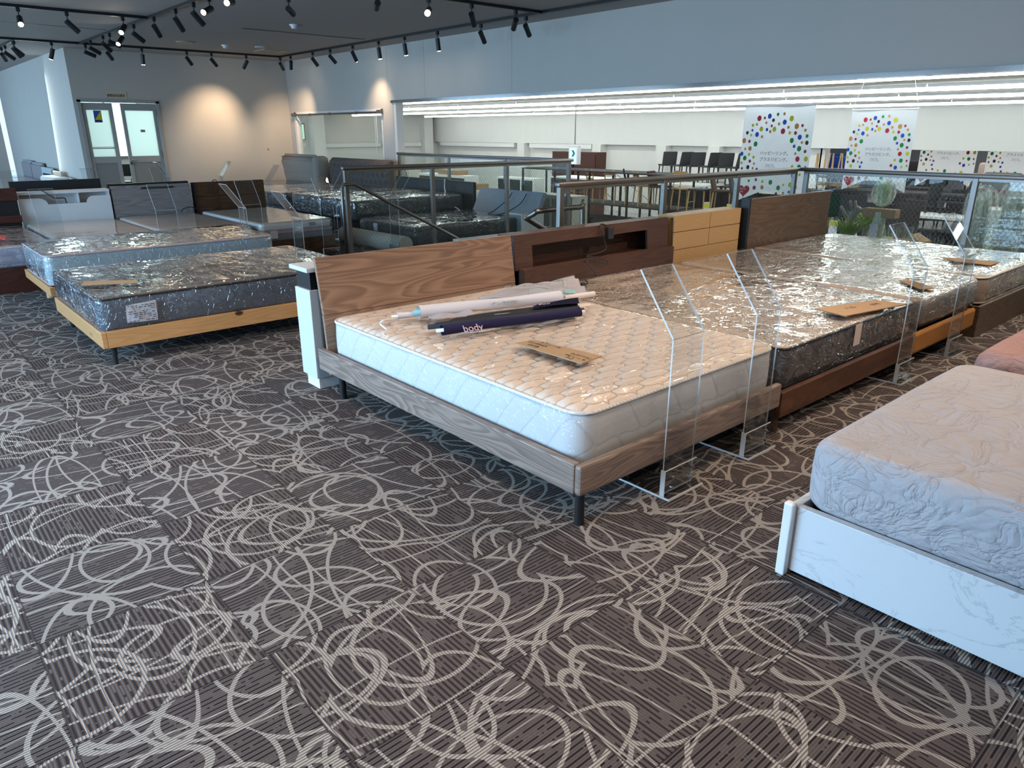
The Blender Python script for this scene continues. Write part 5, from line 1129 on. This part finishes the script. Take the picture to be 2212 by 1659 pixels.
def plinth(label, x, y0, y1, z):
    return tag(obj('display_plinth', b1(x, x + 1.2, y0, y1, HZ, z, .01), M['blackmatte']), label, 'plinth')
for lb, px, x, w, col, zb in (('blue two-seat sofa left of the second front banner', 1776, 31, 2.0, blue, -.45), ('blue two-seat sofa right beside the second front banner', 1812, 29, 1.8, blue, -.45), ('black leather sofa between the front and deeper banners', 1975, 29, 2.0, blks, -.55), ('cream leather armchair between the two deeper banners', 2135, 26, 1.1, creamL, -.45), ('grey leather lounge sofa at the right edge below the deeper banner', 2200, 21.0, 2.0, lgrey, -.50), ('maroon sofa below the deeper banners', 2145, 20.0, 1.6, maroon, -.85)):
    p = XP(px, 340, x); y0, y1 = p.y - w / 2, p.y + w / 2
    t = sofa(lb, (x, y1, zb), w, col, -PI / 2)
    # sofa faces -x: local +y is the back
    t.rotation_euler = (0, 0, -PI / 2)
    tag(obj('display_plinth', b1(x, x + .9, y0, y1, HZ, zb, .01), M['blackmatte']), 'dark plinth under the ' + lb.split(' left')[0].split(' right')[0].split(' between')[0].split(' at')[0].split(' below')[0] + (' farther left' if px == 1776 else ''), 'plinth')
# --- round tables with dark chairs stacked upside, right
def rtable(label, x, y, h=.72, r=.55, top=None):
    t = thing('round_table', label, 'table', (x, y, HZ)); obj('table_top', cyl(nb(), (0, 0, h - .03), (0, 0, h), r, n=32), top or plain('table_dark', (.10, .09, .09), .3), t, auto=True)
    obj('pedestal', cyl(nb(), (0, 0, .02), (0, 0, h - .03), .035, n=12), M['black'], t); obj('foot', cyl(nb(), (0, 0, 0), (0, 0, .02), .25, n=24), M['black'], t); return t
p = XP(2035, 455, 15.5); rtable('dark round table carrying stacked chairs beyond the glass rail', 15.5, p.y, 1.25, .75)
for i, (dx, dy, k) in enumerate(((-.2, .32, 0), (-.15, -.25, 0), (-.2, .32, 1), (-.15, -.25, 1))):
    put(cd, (15.5 + dx, p.y + dy, -.249 + .11 * k), 3.0 + .2 * (i % 2), 'dark wooden chair, %s of the stack on the round table' % ('lower left', 'lower right', 'upper left', 'upper right')[i], 'dark chairs stacked on the round table')
q = XP(2085, 440, 14.5); t = thing('long_table', 'long white-topped table behind the stacked dark chairs', 'table', (14.5, q.y - 1.0, HZ)); obj('table_top', b1(0, .8, 0, 2.6, 1.46, 1.5), M['white'], t)
for x in (.05, .75):
    for y in (.05, 2.55): obj('leg', b1(x - .025, x + .025, y - .025, y + .025, 0, 1.46), M['black'], t)
for i, (px, py, x, pr, z) in enumerate(((1800, 445, 12.3, cg, -.35), (1845, 445, 12.3, cd, -.35), (1925, 445, 12.5, cd, -.55), (1965, 430, 13.2, cd, -.5), (2080, 420, 16.3, cd, -.45), (2110, 415, 16.5, cd, -.45), (1770, 440, 12.6, cw, -.4))):
    p = XP(px, py, x); put(pr, (x, p.y, z if z else -.1), 1.9, ['green upholstered chair behind the dark brown headboard', 'black upholstered chair behind the driftwood', 'dark chair right of the bagged green grass', 'dark chair beside the steel rail post', 'dark chair behind the long white table, left', 'dark chair behind the long white table, right', 'light wooden chair behind the dark brown headboard'][i])
    tag(obj('display_plinth', b1(x - .3, x + .3, p.y - .24, p.y + .24, HZ, (z if z else -.1) - .001), M['blackmatte']), 'dark display block under the ' + ['green chair', 'black chair by the driftwood', 'dark chair right of the grass', 'dark chair by the rail post', 'left dark chair behind the table', 'right dark chair behind the table', 'light chair near the headboard'][i], 'plinth')
    if i < 3:
        c = XP(px + 5, py - 8, x - .35); t = thing('price_tag', ['white and yellow price tag hanging on the green chair', 'white and yellow price tag hanging beside the driftwood', 'white and yellow price tag beside the bagged grass'][i], 'price tag', (x - .31, c.y, z + .40)); obj('tag_card', b1(-.004, 0, -.07, .07, -.2, .02), M['paper'], t); obj('tag_band', b1(-.006, -.0045, -.06, .06, -.06, .01), PM[7], t)
for i, px in enumerate((1515, 1565, 1606)):
    c = XP(px, 430, 13.6); t = thing('price_tag', 'white price tag hanging from the low rack, ' + ['left', 'middle', 'right'][i], 'price tag', (13.82, c.y, -.02)); obj('tag_card', b1(-.004, 0, -.07, .07, -.26, .02), M['paper'], t); obj('tag_band', b1(-.006, -.0045, -.06, .06, -.1, .0), PM[7], t)
# --- plants near the opening
grassM = plain('dry_grass_green', (.62, .78, .45), .8, var=.3, nsc=30); sageM = plain('sage_grass', (.60, .68, .55), .8, var=.3, nsc=30); yucM = plain('yucca_green', (.22, .36, .05), .6, var=.25, nsc=20); driftM = wood('driftwood', (.30, .27, .22), (.2, .17, .13), 'z')
bt = NT('cloudy_bag_plastic'); b1_ = bt.n('ShaderNodeBsdfTransparent'); b2_ = bt.n('ShaderNodeBsdfDiffuse'); b2_.inputs[0].default_value = (.85, .90, .88, 1); b4_ = bt.n('ShaderNodeBsdfTranslucent'); b4_.inputs[0].default_value = (.85, .92, .88, 1)
bn = bt.noise(bt.coord((16, 16, 2.2)), 1.4, 4, .6, .6); b5_ = bt.n('ShaderNodeMixShader'); b5_.inputs[0].default_value = .6; bt.l(b2_.outputs[0], b5_.inputs[1]); bt.l(b4_.outputs[0], b5_.inputs[2])
b3_ = bt.n('ShaderNodeMixShader'); bt.l(bt.m_('MULTIPLY', bt.ss(bn, .38, .66), .7), b3_.inputs[0]); bt.l(b1_.outputs[0], b3_.inputs[1]); bt.l(b5_.outputs[0], b3_.inputs[2]); bt.l(b3_.outputs[0], bt.out.inputs[0])
bag = bt.m
def blades(name, mt, parent, n, h, r0, r1, seed, wdt=.006, z0=0, lean=1.0):
    random.seed(seed); bm = nb()
    for i in range(n):
        a = random.uniform(0, 2 * PI); q = random.random(); b = Vector((math.cos(a), math.sin(a), 0)); s = b.cross(Vector((0, 0, 1))) * wdt; hh = h * random.uniform(.75, 1.05); R = r1 * random.uniform(.4, 1)
        prev_ = None
        for k in range(6):
            u = k / 5; c = b * (r0 * q + (R - r0 * q) * u ** 1.6) + Vector((0, 0, z0 + hh * (u - .15 * lean * u ** 3)))
            w = s * (1 - u * .85); cur = (bm.verts.new(c - w), bm.verts.new(c + w))
            if prev_: bm.faces.new((prev_[0], prev_[1], cur[1], cur[0]))
            prev_ = cur
    return obj(name, bm, mt, parent)
def plant(label, x, px, h, kind, seed, zt):
    p = XP(px, 480, x); t = thing('potted_grass' if kind != 'yucca' else 'potted_yucca', label, 'plant', (x, p.y, HZ))
    H = zt - HZ
    if kind == 'bagged':
        obj('pot', cyl(nb(), (0, 0, 0), (0, 0, .35), .14, .18, n=20), M['blackmatte'], t); blades('grass', sageM, t, 900, H - .45, .05, .14, seed, .007, .35, .1)
        bm = nb(); prof = [(.09, .4), (.09, H * .55), (.13, H * .70), (.165, H - .14), (.13, H - .02), (.05, H + .04)]
        rings = []
        for r, z in smooth_prof(prof): rings.append([bm.verts.new((math.cos(a) * r * (1 + .07 * noise.noise(Vector((a * 2, z * 6, seed)))), math.sin(a) * r * (1 + .1 * noise.noise(Vector((a * 3, z * 7, seed)))), z)) for a in [2 * PI * q / 28 for q in range(28)]])
        for A, B in zip(rings, rings[1:]):
            for j in range(28): bm.faces.new((A[j], A[(j + 1) % 28], B[(j + 1) % 28], B[j]))
        obj('plastic_bag', bm, bag, t, smooth=True)
    elif kind == 'yucca':
        obj('pot', cyl(nb(), (0, 0, 0), (0, 0, .4), .14, .18, n=20), M['blackmatte'], t); obj('trunk', cyl(nb(), (0, 0, .38), (0, 0, H - .25), .04, n=10), driftM, t); blades('leaves', yucM, t, 260, .35, .02, .34, seed, .008, H - .32, .9)
    else:
        obj('pot', cyl(nb(), (0, 0, 0), (0, 0, .35), .14, .18, n=20), M['blackmatte'], t); blades('grass', sageM, t, 500, H - .35, .08, .38, seed, .005, .35, 1.2)
    return t
def smooth_prof(p):
    out = []
    for a, b in zip(p, p[1:]):
        for k in range(4): out.append((a[0] + (b[0] - a[0]) * k / 4, a[1] + (b[1] - a[1]) * k / 4))
    return out + [p[-1]]
plant('tall dried grass plant in clear plastic bag beyond the rail, left of two', 9.3, 2112, 1, 'bagged', 1, .86); plant('tall dried grass plant in clear plastic bag beyond the rail, right of two', 9.3, 2182, 1, 'bagged', 2, .93)
plant('bright green yucca plant behind the farthest mattress, left clump', 9.4, 1836, 1, 'yucca', 3, .42); plant('bright green yucca plant behind the farthest mattress, right clump', 10.3, 1873, 1, 'yucca', 4, .45)
plant('loose sage green grass plant right of the bagged stick plant', 9.9, 1942, 1, 'loose', 5, .58); plant('loose sage green grass plant right of the steel rail post', 9.5, 2012, 1, 'loose', 6, .50); plant('small loose grass plant beside the left bagged grass', 10.5, 2145, 1, 'loose', 9, .62)
p = XP(1905, 440, 9.6); t = thing('bagged_topiary', 'green grass bundle in a white bag on a stick plant with wooden block', 'plant', (9.6, p.y, HZ))
obj('stem_bundle', cyl(nb(), (0, 0, 0), (0, 0, 2.0), .11, .07, n=16), sageM, t); blades('grass', grassM, t, 700, .28, .05, .11, 8, .005, 2.08, .1)
bm = nb(); bmesh.ops.create_uvsphere(bm, u_segments=24, v_segments=16, radius=1); 
for v in bm.verts: v.co = Vector((v.co.x * .14, v.co.y * .14, v.co.z * .17)) * (1 + .08 * noise.noise(v.co * 5)) + Vector((0, 0, 2.23))
obj('plastic_bag', bm, bag, t, smooth=True); obj('wooden_block', b1(-.06, .1, -.2, .2, 1.93, 2.04, .01), M['cardboard'], t); obj('price_card', b1(-.13, -.125, -.05, .05, 1.62, 1.86), M['paper'], t)
p = XP(1838, 475, 9.8); t = thing('driftwood_branch', 'pale grey driftwood branch with stubby twigs beside the yucca', 'driftwood', (9.8, p.y, HZ))
bm = nb(); tube(bm, [(0, .08, 0), (0, .06, 1.5), (0, .0, 1.85), (0, -.08, 2.02)], lambda u: .075 - .03 * u, 12)
for a, b in (((0, .01, 1.8), (0, .16, 2.02)), ((0, -.03, 1.92), (-.02, .04, 2.10)), ((0, -.06, 1.95), (0, -.02, 2.1)), ((0, -.06, 1.96), (0, -.16, 2.0))): cyl(bm, a, b, .03, .016, n=8)
obj('branch', bm, driftM, t, smooth=True)
p = XP(1965, 505, 9.5); t = thing('cardboard_box', 'open brown cardboard box beside the rail post beyond the farthest mattress', 'box', (9.5, p.y, HZ)); bm = nb(); box(bm, -.15, .15, -.2, .2, 0, 1.7, .004); obj('box_body', bm, M['cardboard'], t); obj('box_flap', prism(nb(), [(-.2, 1.70), (-.05, 1.78), (-.05, 1.785), (-.2, 1.705)], 'x', -.15, .15), M['cardboard'], t)
p = XP(2185, 460, 11.5); t = thing('drawer_chest', 'white slatted drawer chest behind the right bagged grass', 'chest', (11.5, p.y, HZ)); obj('chest_body', b1(0, .5, -1.0, .55, 0, 1.95), M['white'], t)
for z in (1.2, 1.55): obj('drawer', b1(-.02, 0, -.95, -.1, z, z + .3, .004), plain('drawer_grey', (.15, .17, .18)), t)
p = XP(2160, 520, 9.0); t = thing('display_table', 'wooden-edged low display table at the right edge beyond the rail', 'table', (8.6, p.y - 1.2, HZ)); obj('table_top', b1(0, .5, 0, 2.0, 1.50, 1.56), M['lightoak'], t)
for x in (.03, .47):
    for y in (.03, 1.97): obj('leg', b1(x - .02, x + .02, y - .02, y + .02, 0, 1.5), M['black'], t)
# items seen low through the stair rail
p = XP(1330, 500, 10.4); t = thing('rug_stack', 'mustard yellow seat pad lying low beyond the stairwell', 'cushion', (10.4, p.y, 0)); obj('pad', b1(-.5, .5, -.6, .9, -.33, -.25, .03), plain('mustard', (.40, .26, .06), .9), t); obj('pad_base', b1(-.5, .5, -.6, .9, HZ, -.33, .03), teal, t)
for i, (px, w, lb) in enumerate(((1235, .9, 'dark glass-topped low shelf seen through the near stair rail'), (1420, 1.6, 'dark low bench unit beneath the tall rack'), (1560, 1.5, 'dark low bench unit beneath the low rack'))):
    p = XP(px, 480, 12.6); t = thing('low_shelf', lb, 'shelf', (12.6, p.y - w / 2, HZ)); obj('shelf_body', b1(0, .5, 0, w, .1, .75 + .1 * i, .01), M['blackmatte'], t); obj('shelf_top', b1(-.02, .52, -.02, w + .02, .75 + .1 * i, .78 + .1 * i), M['black'], t)
# unused prototypes away
for pr in (cs, cw, ct, cb, cc, cd, cg):
    if pr.name not in used:
        for c in list(pr.children): bpy.data.objects.remove(c)
        bpy.data.objects.remove(pr)
